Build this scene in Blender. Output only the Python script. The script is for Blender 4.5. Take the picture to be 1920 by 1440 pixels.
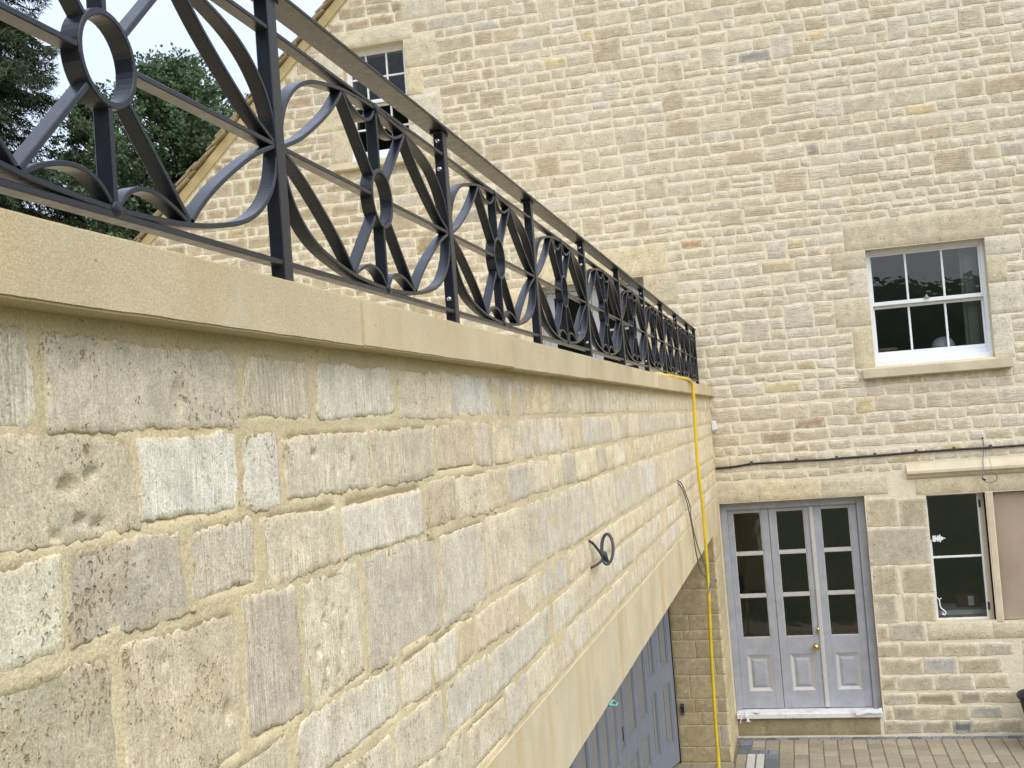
import bpy, bmesh, math, random
from mathutils import Vector, Matrix, noise
R_ = math.radians
random.seed(7)
scene = bpy.context.scene
for o in list(bpy.data.objects): bpy.data.objects.remove(o)
C = scene.collection

# ------------------------------------------------------------------ camera
CAM = Vector((0.785, -11.2, 3.14))
cd = bpy.data.cameras.new('camera'); cam = bpy.data.objects.new('camera', cd); C.objects.link(cam)
right = Vector((0.967596, 0.240790, -0.076018)); down = Vector((-0.083317, 0.020262, -0.996317)); fwd = Vector((-0.238363, 0.970366, 0.039668))
m = Matrix((( right[0], -down[0], -fwd[0], CAM[0]), (right[1], -down[1], -fwd[1], CAM[1]), (right[2], -down[2], -fwd[2], CAM[2]), (0,0,0,1)))
cam.matrix_world = m
cd.sensor_width = 36; cd.lens = 2120/1920*36; cd.clip_start = 0.02; cd.clip_end = 2000
scene.camera = cam
scene.render.resolution_x = 1024; scene.render.resolution_y = 768
# ------------------------------------------------------------------ sky (overcast) and sun
SUN_EL, SUN_AZ = 52, 138      # azimuth measured from +Y clockwise: light comes from behind and right of the camera
w = bpy.data.worlds.new('World'); scene.world = w; w.use_nodes = True
nt = w.node_tree; nt.nodes.clear()
def N(t, **k):
    n = nt.nodes.new(t)
    for a, b in k.items(): setattr(n, a, b)
    return n
out = N('ShaderNodeOutputWorld'); bg = N('ShaderNodeBackground'); bg2 = N('ShaderNodeBackground'); add = N('ShaderNodeAddShader')
sky = N('ShaderNodeTexSky', sky_type='NISHITA', sun_disc=False)
sky.sun_elevation = R_(SUN_EL); sky.sun_rotation = R_(SUN_AZ); sky.air_density = 1.5; sky.dust_density = 4
bg.inputs[1].default_value = 0.05
tc = N('ShaderNodeTexCoord'); sep = N('ShaderNodeSeparateXYZ'); mr = N('ShaderNodeMapRange')
mr.inputs[1].default_value = 0.0; mr.inputs[2].default_value = 1.0; mr.inputs[3].default_value = 0.46; mr.inputs[4].default_value = 1.5   # overcast sky: zenith about three times the horizon
nz = N('ShaderNodeTexNoise'); nz.inputs['Scale'].default_value = 2.2; nz.inputs['Detail'].default_value = 5
mz = N('ShaderNodeMapRange'); mz.inputs[3].default_value = 0.86; mz.inputs[4].default_value = 1.12
mul = N('ShaderNodeMath', operation='MULTIPLY'); bg2.inputs[0].default_value = (0.73, 0.82, 1.0, 1)
L = nt.links.new
L(tc.outputs['Generated'], sep.inputs[0]); L(sep.outputs[2], mr.inputs[0]); L(tc.outputs['Generated'], nz.inputs['Vector']); L(nz.outputs[0], mz.inputs[0])
L(mr.outputs[0], mul.inputs[0]); L(mz.outputs[0], mul.inputs[1]); L(mul.outputs[0], bg2.inputs[1])
L(sky.outputs[0], bg.inputs[0]); L(bg.outputs[0], add.inputs[0]); L(bg2.outputs[0], add.inputs[1]); L(add.outputs[0], out.inputs[0])
sd = bpy.data.lights.new('sun', 'SUN'); sd.energy = 1.4; sd.angle = R_(75); sd.color = (1.0, 0.97, 0.88)
sun = bpy.data.objects.new('sun', sd); C.objects.link(sun)
az = R_(SUN_AZ); el = R_(SUN_EL)
sdir = Vector((math.sin(az)*math.cos(el), math.cos(az)*math.cos(el), math.sin(el)))
sun.rotation_euler = sdir.to_track_quat('Z', 'Y').to_euler()
vs = scene.view_settings; vs.view_transform = 'Standard'; vs.look = 'None'; vs.exposure = 0.38; vs.gamma = 1; vs.use_curve_mapping = False
scene.render.engine = 'CYCLES'
scene.cycles.max_bounces = 8

# ------------------------------------------------------------------ helpers
def lin(r, g, b, k=1.0):
    f = lambda c: ((c/255+0.055)/1.055)**2.4 if c > 10 else c/255/12.92
    return (f(r)*k, f(g)*k, f(b)*k)
def tag(o, label=None, cat=None, group=None, kind=None):
    if label: o['label'] = label
    if cat: o['category'] = cat
    if group: o['group'] = group
    if kind: o['kind'] = kind
    return o
def empty(name, loc=(0,0,0), **k):
    o = bpy.data.objects.new(name, None); C.objects.link(o); o.location = loc; o.empty_display_size = 0.1
    return tag(o, **k)
def link(name, me, parent=None, mat=None, smooth=False):
    if mat and not me.materials: me.materials.append(mat)
    if smooth: me.shade_smooth()
    o = bpy.data.objects.new(name, me); C.objects.link(o)
    if parent: o.parent = parent
    return o
class MB:
    def __init__(s): s.v = []; s.f = []; s.t = []
    def poly(s, pts): 
        n = len(s.v); s.v += [tuple(p) for p in pts]; s.f.append(tuple(range(n, n+len(pts))))
    def box(s, x0, x1, y0, y1, z0, z1):
        n = len(s.v)
        s.v += [(x,y,z) for x in (x0,x1) for y in (y0,y1) for z in (z0,z1)]
        for f in ((0,1,3,2),(4,6,7,5),(0,4,5,1),(2,3,7,6),(0,2,6,4),(1,5,7,3)): s.f.append(tuple(n+i for i in f))
        return s
    def cbox(s, x0, x1, y0, y1, z0, z1, c=0.004):
        # box with chamfered edges
        bm = bmesh.new(); bmesh.ops.create_cube(bm, size=1)
        for v in bm.verts: v.co = Vector(((x0+x1)/2+v.co.x*(x1-x0), (y0+y1)/2+v.co.y*(y1-y0), (z0+z1)/2+v.co.z*(z1-z0)))
        bmesh.ops.bevel(bm, geom=bm.edges[:], offset=c, segments=1, affect='EDGES')
        s.bm(bm); bm.free(); return s
    def bm(s, bm, M=None):
        n = len(s.v); bm.verts.index_update()
        for v in bm.verts: s.v.append(tuple(M @ v.co if M else v.co))
        for f in bm.faces: s.f.append(tuple(n+v.index for v in f.verts))
        return s
    def tube(s, pts, r, n=8, cap=True):
        P = [Vector(p) for p in pts]; base = len(s.v); up = Vector((0.13, 0.21, 0.97)).normalized(); prev = None
        for i, p in enumerate(P):
            d = (P[min(i+1, len(P)-1)]-P[max(i-1, 0)]).normalized()
            if prev is None: a = d.cross(up); a = a if a.length > .05 else d.cross(Vector((1,0,0)))
            else: a = prev - d*prev.dot(d)
            a.normalize(); prev = a; b = d.cross(a)
            rr = r(i/(len(P)-1)) if callable(r) else r
            for k in range(n):
                t = 2*math.pi*k/n; s.v.append(tuple(p+a*math.cos(t)*rr+b*math.sin(t)*rr))
        for i in range(len(P)-1):
            for k in range(n):
                q = base+i*n; s.f.append((q+k, q+(k+1)%n, q+n+(k+1)%n, q+n+k))
        if cap:
            s.f.append(tuple(base+k for k in range(n))[::-1]); s.f.append(tuple(base+(len(P)-1)*n+k for k in range(n)))
        return s
    def lathe(s, prof, M, n=24):
        base = len(s.v)
        for r, h in prof:
            for k in range(n):
                t = 2*math.pi*k/n; s.v.append(tuple(M @ Vector((r*math.cos(t), r*math.sin(t), h))))
        for i in range(len(prof)-1):
            for k in range(n):
                q = base+i*n; s.f.append((q+k, q+(k+1)%n, q+n+(k+1)%n, q+n+k))
        return s
    def mesh(s, name, mat=None):
        me = bpy.data.meshes.new(name); me.from_pydata(s.v, [], s.f); me.update()
        bm = bmesh.new(); bm.from_mesh(me); bmesh.ops.recalc_face_normals(bm, faces=bm.faces); bm.to_mesh(me); bm.free()
        if mat: me.materials.append(mat)
        return me
    def build(s, name, mat, parent=None, smooth=False):
        return link(name, s.mesh(name, mat), parent, None, smooth)
def catmull(pts, n=6):
    P = [Vector(p) for p in pts]; out = []
    for i in range(len(P)-1):
        a, b, c, d = P[max(i-1,0)], P[i], P[i+1], P[min(i+2, len(P)-1)]
        for k in range(n):
            t = k/n
            out.append(0.5*((2*b)+(c-a)*t+(2*a-5*b+4*c-d)*t*t+(3*b-a-3*c+d)*t**3))
    out.append(P[-1]); return out

# ------------------------------------------------------------------ materials
def mat(name):
    M = bpy.data.materials.new(name); M.use_nodes = True; t = M.node_tree; t.nodes.clear()
    o = t.nodes.new('ShaderNodeOutputMaterial'); b = t.nodes.new('ShaderNodeBsdfPrincipled'); t.links.new(b.outputs[0], o.inputs[0])
    return M, t, b
class G:
    """tiny node-graph helper"""
    def __init__(s, t): s.t = t
    def n(s, ty, ins=None, **k):
        x = s.t.nodes.new(ty)
        for a, b in k.items(): setattr(x, a, b)
        for a, b in (ins or {}).items():
            if hasattr(b, 'is_linked') or hasattr(b, 'links'): s.t.links.new(b, x.inputs[a])
            else: x.inputs[a].default_value = b
        return x
    def pos(s, sc=(1,1,1)):
        g = s.n('ShaderNodeNewGeometry'); return s.n('ShaderNodeMapping', {0: g.outputs['Position'], 3: sc}).outputs[0]
    def noise(s, vec, scale, detail=4, rough=.55, dist=0): 
        return s.n('ShaderNodeTexNoise', {'Vector': vec, 'Scale': scale, 'Detail': detail, 'Roughness': rough, 'Distortion': dist}).outputs[0]
    def vor(s, vec, scale): return s.n('ShaderNodeTexVoronoi', {'Vector': vec, 'Scale': scale}).outputs['Distance']
    def rng(s, v, a, b, c=0., d=1.): return s.n('ShaderNodeMapRange', {0: v, 1: a, 2: b, 3: c, 4: d}).outputs[0]
    def math(s, op, a, b): return s.n('ShaderNodeMath', {0: a, 1: b}, operation=op).outputs[0]
    def mix(s, f, a, b, mode='MIX'):
        x = s.n('ShaderNodeMix', data_type='RGBA', blend_type=mode)
        for i, v in ((0, f), (6, a), (7, b)):
            if hasattr(v, 'links'): s.t.links.new(v, x.inputs[i])
            else: x.inputs[i].default_value = v if i == 0 else ((*v, 1) if len(v) == 3 else v)
        return x.outputs[2]
    def scale(s, col, f):   # colour times scalar
        return s.n('ShaderNodeVectorMath', {0: col, 3: f}, operation='SCALE').outputs[0]
    def bump(s, h, dist, strength=1., nrm=None):
        d = {'Height': h, 'Distance': dist, 'Strength': strength}
        if nrm: d['Normal'] = nrm
        return s.n('ShaderNodeBump', d).outputs[0]
def set_(g, b, **k):
    for a, v in k.items():
        i = b.inputs[a.replace('_', ' ')]
        if hasattr(v, 'links'): g.t.links.new(v, i)
        else: i.default_value = (*v, 1) if isinstance(v, tuple) and len(v) == 3 else v

def stone_mat(name, stri=(1,150,8), stri_amt=.16, fine=1.0, pits=1.0, mott=16., stain=.35, grain=1.0, blot=False):
    M, t, b = mat(name); g = G(t); p = g.pos()
    at = g.n('ShaderNodeAttribute', attribute_name='tint'); col = at.outputs['Color']; al = at.outputs['Alpha']
    n1 = g.noise(p, mott, 4, .65); col = g.scale(col, g.rng(n1, .3, .7, .82, 1.16))
    n2 = g.noise(p, 6., 4, .65, .6); col = g.mix(g.rng(n2, .54, .74, 0, stain), col, lin(196,160,104,.85), 'MIX')
    col = g.mix(g.rng(n2, .30, .46, .22, 0), col, lin(168,160,146,.9), 'MIX')
    sp = g.noise(p, 300*fine, 2, .8); col = g.scale(col, g.rng(sp, .32, .68, 1-.34*grain, 1+.28*grain))
    s2 = g.noise(p, 105*fine, 3, .7); col = g.scale(col, g.rng(s2, .3, .7, 1-.16*grain, 1+.14*grain))
    if blot:
        wf = g.noise(p, 27., 4, .7, .4); col = g.mix(g.rng(wf, .57, .70, 0, .55), col, lin(236,228,206,.94))
        of = g.noise(g.pos((1.,1.,.7)), 48., 3, .65); col = g.mix(g.rng(of, .62, .70, 0, .55), col, lin(188,150,92,.85))
        gf = g.noise(p, 12.5, 4, .65, .3); col = g.mix(g.rng(gf, .57, .69, 0, .24), col, lin(172,168,162,.9))
    st = g.noise(g.pos(stri), 1., 3, .65); f = g.math('MULTIPLY', g.rng(st, .36, .64, -stri_amt, stri_amt), al)
    if blot: f = g.math('MULTIPLY', f, g.rng(g.noise(p, 8., 3, .6), .38, .62, .15, 1.1))
    col = g.scale(col, g.math('ADD', 1., f))
    nd = g.n('ShaderNodeTexNoise', {'Vector': p, 'Scale': 60*fine, 'Detail': 2}).outputs[1]; pd = g.n('ShaderNodeVectorMath', {0: nd, 1: (.03/fine,.03/fine,.03/fine)}, operation='MULTIPLY').outputs[0]; pd = g.n('ShaderNodeVectorMath', {0: p, 1: pd}, operation='ADD').outputs[0]; pd = g.n('ShaderNodeMapping', {0: pd, 3: (1,1,.65)}).outputs[0]
    v = g.vor(pd, 105*fine); th = g.rng(n2, .40, .66, 0.0, .36)
    pit = g.math('MULTIPLY', g.math('MULTIPLY', g.rng(g.math('SUBTRACT', v, th), -.06, .03, 1., 0.), pits), g.rng(al, .3, 1., 1., .25))
    col = g.mix(g.math('MULTIPLY', pit, .5), col, lin(128,106,72,.7))
    set_(g, b, Base_Color=col, Roughness=.92); b.inputs['Specular IOR Level'].default_value = .2
    h = g.math('ADD', g.math('MULTIPLY', g.math('ADD', sp, s2), .35), g.math('MULTIPLY', g.math('MULTIPLY', st, al), 1.3))
    h = g.math('SUBTRACT', g.math('ADD', h, g.math('MULTIPLY', n1, .5)), g.math('MULTIPLY', pit, 1.4))
    set_(g, b, Normal=g.bump(h, .0036/fine, .8))
    return M
def smooth_stone(name, base, var=.12, stain=(lin(200,150,80,.9)), stain_amt=.3, streak=(1,9,1.2), rough=.85, patch=None, fine=1.0):
    M, t, b = mat(name); g = G(t); p = g.pos()
    n1 = g.noise(p, 3.5, 5, .6); col = g.scale(g.mix(0., base, base), g.rng(n1, .3, .7, 1-var, 1+var)); col = g.scale(col, g.rng(g.n('ShaderNodeObjectInfo').outputs['Random'], 0., 1., .94, 1.06))
    s = g.noise(g.pos(streak), 1., 4, .55, .3); col = g.mix(g.rng(s, .52, .74, 0, stain_amt), col, stain)
    sp = g.noise(p, 340*fine, 2, .8); col = g.scale(col, g.rng(sp, .3, .7, .80, 1.17))
    if patch:
        q = g.noise(p, 5.2, 5, .6, .5); col = g.mix(g.rng(q, .6, .72, 0, .5), col, patch)
    dk = g.vor(p, 34*fine); dm = g.rng(g.noise(p, 23*fine, 2), .56, .66, 0, .14)
    col = g.mix(g.rng(g.math('SUBTRACT', dk, dm), -.03, .0, .55, 0), col, lin(120,100,70,.7))
    set_(g, b, Base_Color=col, Roughness=rough); b.inputs['Specular IOR Level'].default_value = .25
    set_(g, b, Normal=g.bump(g.math('ADD', sp, g.math('MULTIPLY', n1, .5)), .0012, .7))
    return M
def mortar_mat(name, base, amt=.12, scale=1.0, warm=lin(205,170,95,.85), warm_amt=.5):
    M, t, b = mat(name); g = G(t); p = g.pos()
    n1 = g.noise(p, 5., 6, .6, .3); col = g.scale(g.mix(0., base, base), g.rng(n1, .3, .7, 1-amt, 1+amt))
    n2 = g.noise(p, 1.7, 5, .6); col = g.mix(g.rng(n2, .5, .72, 0, warm_amt), col, warm)
    sp = g.noise(p, 240*scale, 2, .8); col = g.scale(col, g.rng(sp, .3, .7, .80, 1.18))
    dk = g.rng(g.noise(p, 75*scale, 3, .5), .67, .72, 0, .55); col = g.mix(dk, col, lin(125,95,50,.7))
    set_(g, b, Base_Color=col, Roughness=.95); b.inputs['Specular IOR Level'].default_value = .15
    h = g.math('ADD', g.math('MULTIPLY', sp, .3), g.noise(p, 40*scale, 5, .6)); set_(g, b, Normal=g.bump(h, .006/scale, .7))
    return M
def paint(name, base, rough=.4, var=.06, bump=.0004, spec=.5, metallic=0., nscale=18, worn=None, worn_amt=.3):
    M, t, b = mat(name); g = G(t); p = g.pos()
    n1 = g.noise(p, nscale, 5, .6); col = g.scale(g.mix(0., base, base), g.rng(n1, .3, .7, 1-var, 1+var))
    if worn: col = g.mix(g.rng(g.noise(p, nscale*.4, 6, .65, .4), .52, .7, 0, worn_amt), col, worn)
    r = g.rng(g.noise(p, nscale*2.2, 3), .3, .7, rough*.85, rough*1.15)
    set_(g, b, Base_Color=col, Roughness=r, Metallic=metallic); b.inputs['Specular IOR Level'].default_value = spec
    if bump: set_(g, b, Normal=g.bump(g.noise(p, 160, 3), bump, .6))
    return M
def glass_mat(name, tint=(.9,.93,.92), refl=2.6):
    M = bpy.data.materials.new(name); M.use_nodes = True; t = M.node_tree; t.nodes.clear(); g = G(t)
    o = g.n('ShaderNodeOutputMaterial'); tr = g.n('ShaderNodeBsdfTransparent', {0: (*tint, 1)}); gl = g.n('ShaderNodeBsdfGlossy', {0: (1,1,1,1), 'Roughness': .012})
    nb = g.bump(g.noise(g.pos(), 9., 2), .0012, .5); t.links.new(nb, gl.inputs['Normal'])
    fr = g.n('ShaderNodeFresnel', {0: 1.5}); f = g.math('MULTIPLY', fr.outputs[0], refl)
    mx = g.n('ShaderNodeMixShader', {0: f, 1: tr.outputs[0], 2: gl.outputs[0]}); t.links.new(mx.outputs[0], o.inputs[0])
    return M

M_WSTONE = stone_mat('near_wall_stone', stri=(1,210,7), stri_amt=.22, grain=.8, blot=True)
M_FSTONE = stone_mat('facade_stone', stri=(9,9,70), stri_amt=.08, fine=.32, pits=.35, mott=9., stain=.16, grain=.5)
M_WMORT = mortar_mat('wall_mortar', lin(228,209,169,.91), warm_amt=.16)
M_FMORT = mortar_mat('facade_mortar', lin(232,222,196,.92), amt=.07, scale=.5, warm=lin(228,206,152,.88), warm_amt=.3)
M_COPE = smooth_stone('coping_stone', lin(221,202,164,.87), var=.12, stain_amt=.3, streak=(1,3,1), patch=lin(222,211,182,.86))
M_LINT = smooth_stone('lintel_stone', lin(228,212,177,.89), var=.12, stain_amt=.75, streak=(1,5,.35), stain=lin(216,178,112,.86))
M_ASH = smooth_stone('ashlar_stone', lin(220,207,178,.88), stain_amt=.25, streak=(2,2,9), stain=lin(190,160,110,.84), fine=.5)
M_RAIL = paint('railing_paint', (.016,.018,.026), rough=.30, var=.12, bump=.0005, spec=.34)
M_ZINC = paint('zinc_bolt', (.55,.56,.58), rough=.3, metallic=1., var=.1)
M_WHITE = paint('white_paint', (.80,.81,.83), rough=.4, var=.03)
M_LILAC = paint('lilac_grey_primer', lin(172,174,182,.86), rough=.6, var=.11, nscale=9, worn=lin(200,200,212,.85), worn_amt=.35)
M_LILAC2 = paint('pale_primer_moulding', lin(206,202,198,.85), rough=.6, var=.06)
M_GARAGE = paint('garage_grey_paint', lin(136,143,156,.88), rough=.5, var=.06, nscale=5)
M_GPANEL = paint('garage_panel_paint', lin(142,142,142,.88), rough=.5, var=.06, nscale=5)
M_GLASS = glass_mat('window_glass')      # double glazed: two panes mirror more
M_GLASS1 = glass_mat('single_glass', refl=1.)
M_BRASS = paint('brass', (.62,.44,.16), rough=.22, metallic=1., var=.1)
M_BLACK = paint('black_plastic', (.012,.012,.014), rough=.45)
M_RUBBER = paint('black_rubber', (.008,.009,.016), rough=.6)
M_YEL = paint('yellow_hose', lin(232,202,48,.92), rough=.42, var=.14, nscale=6, worn=lin(176,150,70,.8), worn_amt=.4)
M_GREY = paint('grey_cable', lin(120,126,134,.8), rough=.5)
M_DGREY = paint('dark_grey_cable', lin(72,76,80,.8), rough=.5)
M_BLUE = paint('blue_core', (.02,.05,.35), rough=.5)
M_GREEN = paint('green_twine', lin(120,190,165,.8), rough=.7)
M_WPLAST = paint('white_plastic', (.78,.79,.82), rough=.5, var=.05)
M_TAPE = paint('dirty_white_film', (.72,.72,.72), rough=.55, var=.1, worn=lin(170,150,110,.8), worn_amt=.4)
M_DRAIN = paint('drain_concrete', lin(205,205,198,.8), rough=.8, var=.1)
M_DARK = paint('dark_gap', (.012,.012,.012), rough=.9)
M_ROOM = paint('room_plaster', lin(176,178,178,.75), rough=.9)
M_ROOMF = paint('room_floor', lin(104,106,106,.7), rough=.7)
M_SLATE = smooth_stone('stone_slate', lin(166,148,114,.8), var=.25, stain_amt=.4, streak=(6,6,6), stain=lin(110,95,70,.8), fine=.4)
M_VERGE = smooth_stone('verge_mortar', lin(206,186,142,.84), var=.15, stain_amt=.3, streak=(3,3,3), stain=lin(160,130,80,.8), fine=.4)
M_PLY = paint('plywood', lin(182,164,142,.8), rough=.8, var=.1, nscale=3, worn=lin(156,130,100,.8), worn_amt=.45)
M_PLYD = M_PLY
def tint_mat(name, rough=.85, nscale=30, amt=.15):
    M, t, b = mat(name); g = G(t); p = g.pos(); at = g.n('ShaderNodeAttribute', attribute_name='tint')
    col = g.scale(at.outputs['Color'], g.rng(g.noise(p, nscale, 5, .65), .3, .7, 1-amt, 1+amt))
    set_(g, b, Base_Color=col, Roughness=rough, Normal=g.bump(g.noise(p, nscale*5, 4), .003, .6)); b.inputs['Specular IOR Level'].default_value = .2
    return M
M_SETT = tint_mat('paving_block_stone')

# ------------------------------------------------------------------ stones
def sstep(x): x = max(0., min(1., x)); return x*x*(3-2*x)
def stone_geo(a0, a1, b0, b1, cell, proud, ragged, r, relief, seed, jit=0.0, edge=.010, holes=(), back=.02, rag_hi=0., smear=0.):
    global E_
    E_ = []
    """grid over a rough-edged rectangle; returns verts (a,b,d) and faces"""
    W, H = a1-a0, b1-b0
    def ticks(D):
        n_ = max(2, min(110, round((D-2*edge)/cell))); e_ = min(edge, D*.2)/D
        return [0.]+[e_+(1-2*e_)*k_/n_ for k_ in range(n_+1)]+[1.]
    SX, SY = ticks(W), ticks(H); nx, ny = len(SX)-1, len(SY)-1
    rs = random.Random(seed); q = [(rs.uniform(-jit,jit), rs.uniform(-jit,jit)) for _ in range(4)]
    r = min(r, H*.45, W*.45); V = []; F = []; tilt = (rs.uniform(-1,1)*proud*.3, rs.uniform(-1,1)*proud*.3); o = rs.uniform(0, 900)
    for j in range(ny+1):
        for i in range(nx+1):
            s, t = SX[i], SY[j]
            x, y = (s-.5)*W, (t-.5)*H
            ex = W/2-abs(x); ey = H/2-abs(y)
            if ex < r and ey < r:
                cx, cy = math.copysign(W/2-r, x), math.copysign(H/2-r, y); dx, dy = x-cx, y-cy; m_ = max(abs(dx), abs(dy)); l = math.hypot(dx, dy)
                if l > 1e-9: x, y = cx+dx/l*m_, cy+dy/l*m_
            de = min(ex, ey); fade = max(0., 1-de/max(.02, r))
            px, py = a0+W/2+x, b0+H/2+y
            if ragged:
                k = ragged*fade
                nx_ = noise.noise(Vector((px*14+o, py*14, 1.7)))+.6*noise.noise(Vector((px*47+o, py*47, 9.)))
                ny_ = noise.noise(Vector((px*14+o, py*14, 5.3)))+.6*noise.noise(Vector((px*55+o, py*20, 3.)))
                if rag_hi: ny_ += rag_hi*noise.noise(Vector((px*120+o, .3, t)))*1.6
                px += nx_*k*.8; py += ny_*k
            b_ = [(1-s)*(1-t), s*(1-t), s*t, (1-s)*t]
            px += sum(b_[c]*q[c][0] for c in range(4)); py += sum(b_[c]*q[c][1] for c in range(4))
            d = proud*(.25+.75*sstep(de/edge))+tilt[0]*(s-.5)*2+tilt[1]*(t-.5)*2
            if relief:
                d += relief*(noise.noise(Vector((px*9+o, py*9, 2.)))+.5*noise.noise(Vector((px*30+o, py*14, 4.)))+.35*noise.noise(Vector((px*95+o, py*22, 7.))))*min(1., .35+de/.02)
            for hx, hy, hr, hd, ha in holes:
                u = math.hypot((px-hx)/hr, (py-hy)/(hr*ha)); u += .35*noise.noise(Vector((px*90, py*90, hx*10)))
                if u < 1: d -= hd*sstep((1-u)*1.8)
            V.append((px, py, d)); E_.append(max(0., min(1., 1.15-de/smear+.9*noise.noise(Vector((px*26+o, py*26, 11.))))) if smear else 0.)
    n = nx+1
    for j in range(ny):
        for i in range(nx): F.append((j*n+i, j*n+i+1, (j+1)*n+i+1, (j+1)*n+i))
    per = [i for i in range(nx+1)]+[j*n+nx for j in range(1, ny+1)]+[ny*n+i for i in range(nx-1, -1, -1)]+[j*n for j in range(ny-1, 0, -1)]
    b = len(V)
    for k in per: V.append((V[k][0], V[k][1], -back)); E_.append(1. if smear else 0.)
    for k in range(len(per)):
        k2 = (k+1) % len(per); F.append((per[k2], per[k], b+k, b+k2))
    return V, F
def tints(tint, mort):
    out_ = []
    for e in E_:
        k = e*.8; out_ += [tint[0]*(1-k)+mort[0]*k, tint[1]*(1-k)+mort[1]*k, tint[2]*(1-k)+mort[2]*k, tint[3]*(1-.7*k)]
    return out_
MORT_W, MORT_F = lin(230,212,174,.92), lin(233,223,197,.92)
def place(V, plane):
    if plane == 'wall': return [(d, a, b) for a, b, d in V]          # a = y, b = z, out = +x
    if plane == 'facade': return [(a, -d, b) for a, b, d in V]       # a = x, b = z, out = -y
    if plane == 'pier': return [(a, -.785-d, b) for a, b, d in V]
def stone_obj(name, V, F, plane, tint, mat_, parent):
    P = place(V, plane); c = [sum(p[k] for p in P)/len(P) for k in range(3)]
    me = bpy.data.meshes.new(name); me.from_pydata([(p[0]-c[0], p[1]-c[1], p[2]-c[2]) for p in P], [], F if plane != 'wall' else F)
    at = me.attributes.new('tint', 'FLOAT_COLOR', 'POINT'); at.data.foreach_set('color', tints(tint, MORT_F if plane == 'facade' else MORT_W))
    me.shade_smooth(); me.materials.append(mat_)
    o = bpy.data.objects.new(name, me); C.objects.link(o); o.location = c; o.parent = parent
    return o
class Fill:
    def __init__(s): s.v = []; s.f = []; s.c = []
    def add(s, P, F, tint):
        n = len(s.v); s.v += P; s.f += [tuple(i+n for i in f) for f in F]; s.c += tints(tint, MORT_F)
    def build(s, name, mat_, parent):
        me = bpy.data.meshes.new(name); me.from_pydata(s.v, [], s.f)
        at = me.attributes.new('tint', 'FLOAT_COLOR', 'POINT'); at.data.foreach_set('color', s.c); me.shade_smooth(); me.materials.append(mat_)
        o = bpy.data.objects.new(name, me); C.objects.link(o); o.parent = parent; o['kind'] = 'stuff'; return o
def jt(c, a=.06, al=1.0):
    k = 1+random.uniform(-a, a); w_ = random.uniform(-a, a)*.15
    return (c[0]*k*(1+w_), c[1]*k, c[2]*k*(1-w_), al)

# ================================================================== SETTING: ground, paving
K = .80
def sheet(name, x0, x1, y0, y1, z, mat_, kind='structure'):
    b = MB(); b.poly([(x0,y0,z),(x1,y0,z),(x1,y1,z),(x0,y1,z)]); o = b.build(name, mat_); o['kind'] = kind; return o
Mg, t, b = mat('ground_grass'); g = G(t); p = g.pos()
set_(g, b, Base_Color=g.mix(g.rng(g.noise(p, .4, 6, .6), .4, .6), (.05,.075,.02), (.09,.085,.035)), Roughness=.95, Normal=g.bump(g.noise(p, 30, 5), .02, .8))
sheet('ground', -400, 400, -400, 400, -.03, Mg)
Mj, t, b = mat('paving_joint_sand'); g = G(t); p = g.pos()
set_(g, b, Base_Color=g.mix(g.rng(g.noise(p, 60, 4), .35, .65), lin(96,86,70), lin(136,124,102)), Roughness=.95, Normal=g.bump(g.noise(p, 300, 3), .003))
Mfar, t, b = mat('far_paving'); g = G(t); p = g.pos()
br = g.n('ShaderNodeTexBrick', {'Vector': p, 'Scale': 1.0, 'Color1': (*lin(176,158,130,.8),1), 'Color2': (*lin(160,146,122,.8),1), 'Mortar': (*lin(80,70,55),1), 'Mortar Size': .006, 'Brick Width': .2, 'Row Height': .132})
set_(g, b, Base_Color=g.mix(g.rng(g.noise(p, 2., 5), .3, .7, 0, .35), br.outputs[0], lin(150,135,108,.8)), Roughness=.9)
pav = sheet('pavement', -.66, 9., -1.9, .02, -.008, Mj)
sheet('courtyard_paving', -.66, 9., -5.5, -1.9, -.004, Mfar)
def block(x0, x1, y0, y1, col, h=.0):
    x, y = (x0+x1)/2, (y0+y1)/2; sx, sy = (x1-x0)/2-.0035, (y1-y0)/2-.0035; c = .006; z1 = .0+h
    V = []; rs = random
    for zz, ins in ((-.02, 0), (z1-c, 0), (z1, c)):
        for ax, ay in ((-1,-1),(1,-1),(1,1),(-1,1)):
            V.append((ax*(sx-ins)+rs.uniform(-.0015,.0015), ay*(sy-ins)+rs.uniform(-.0015,.0015), zz+(rs.uniform(-.0015,.0015) if zz > 0 else 0)))
    F = [(8,9,10,11)]
    for k in range(2):
        for i in range(4): F.append((k*4+i, k*4+(i+1)%4, k*4+4+(i+1)%4, k*4+4+i))
    me = bpy.data.meshes.new('paving_block'); me.from_pydata(V, [], F); at = me.attributes.new('tint', 'FLOAT_COLOR', 'POINT'); at.data.foreach_set('color', list(col)*12)
    me.materials.append(M_SETT); o = bpy.data.objects.new('paving_block', me); C.objects.link(o); o.location = (x, y, 0); o.parent = pav
TAN = [lin(172,161,138,.76), lin(164,154,132,.76), lin(176,166,143,.76), lin(162,152,132,.76), lin(170,162,143,.76)]
GRY = [lin(122,128,136,K), lin(110,116,124,K), lin(134,140,146,K)]
x = -.02
while x < 3.1:                                   # grey border course along the house
    l = random.uniform(.09, .108); block(x, x+l, -.082, .012, jt(random.choice(GRY), .12)); x += l
cols = [.402+.1315*k for k in range(21)]
for k in range(20):
    y = -.085
    while y > -1.75:
        l = random.choice((.10, .135, .135, .165, .2)); block(cols[k], cols[k+1], y-l, y, jt(random.choice(TAN), .1)); y -= l
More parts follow.
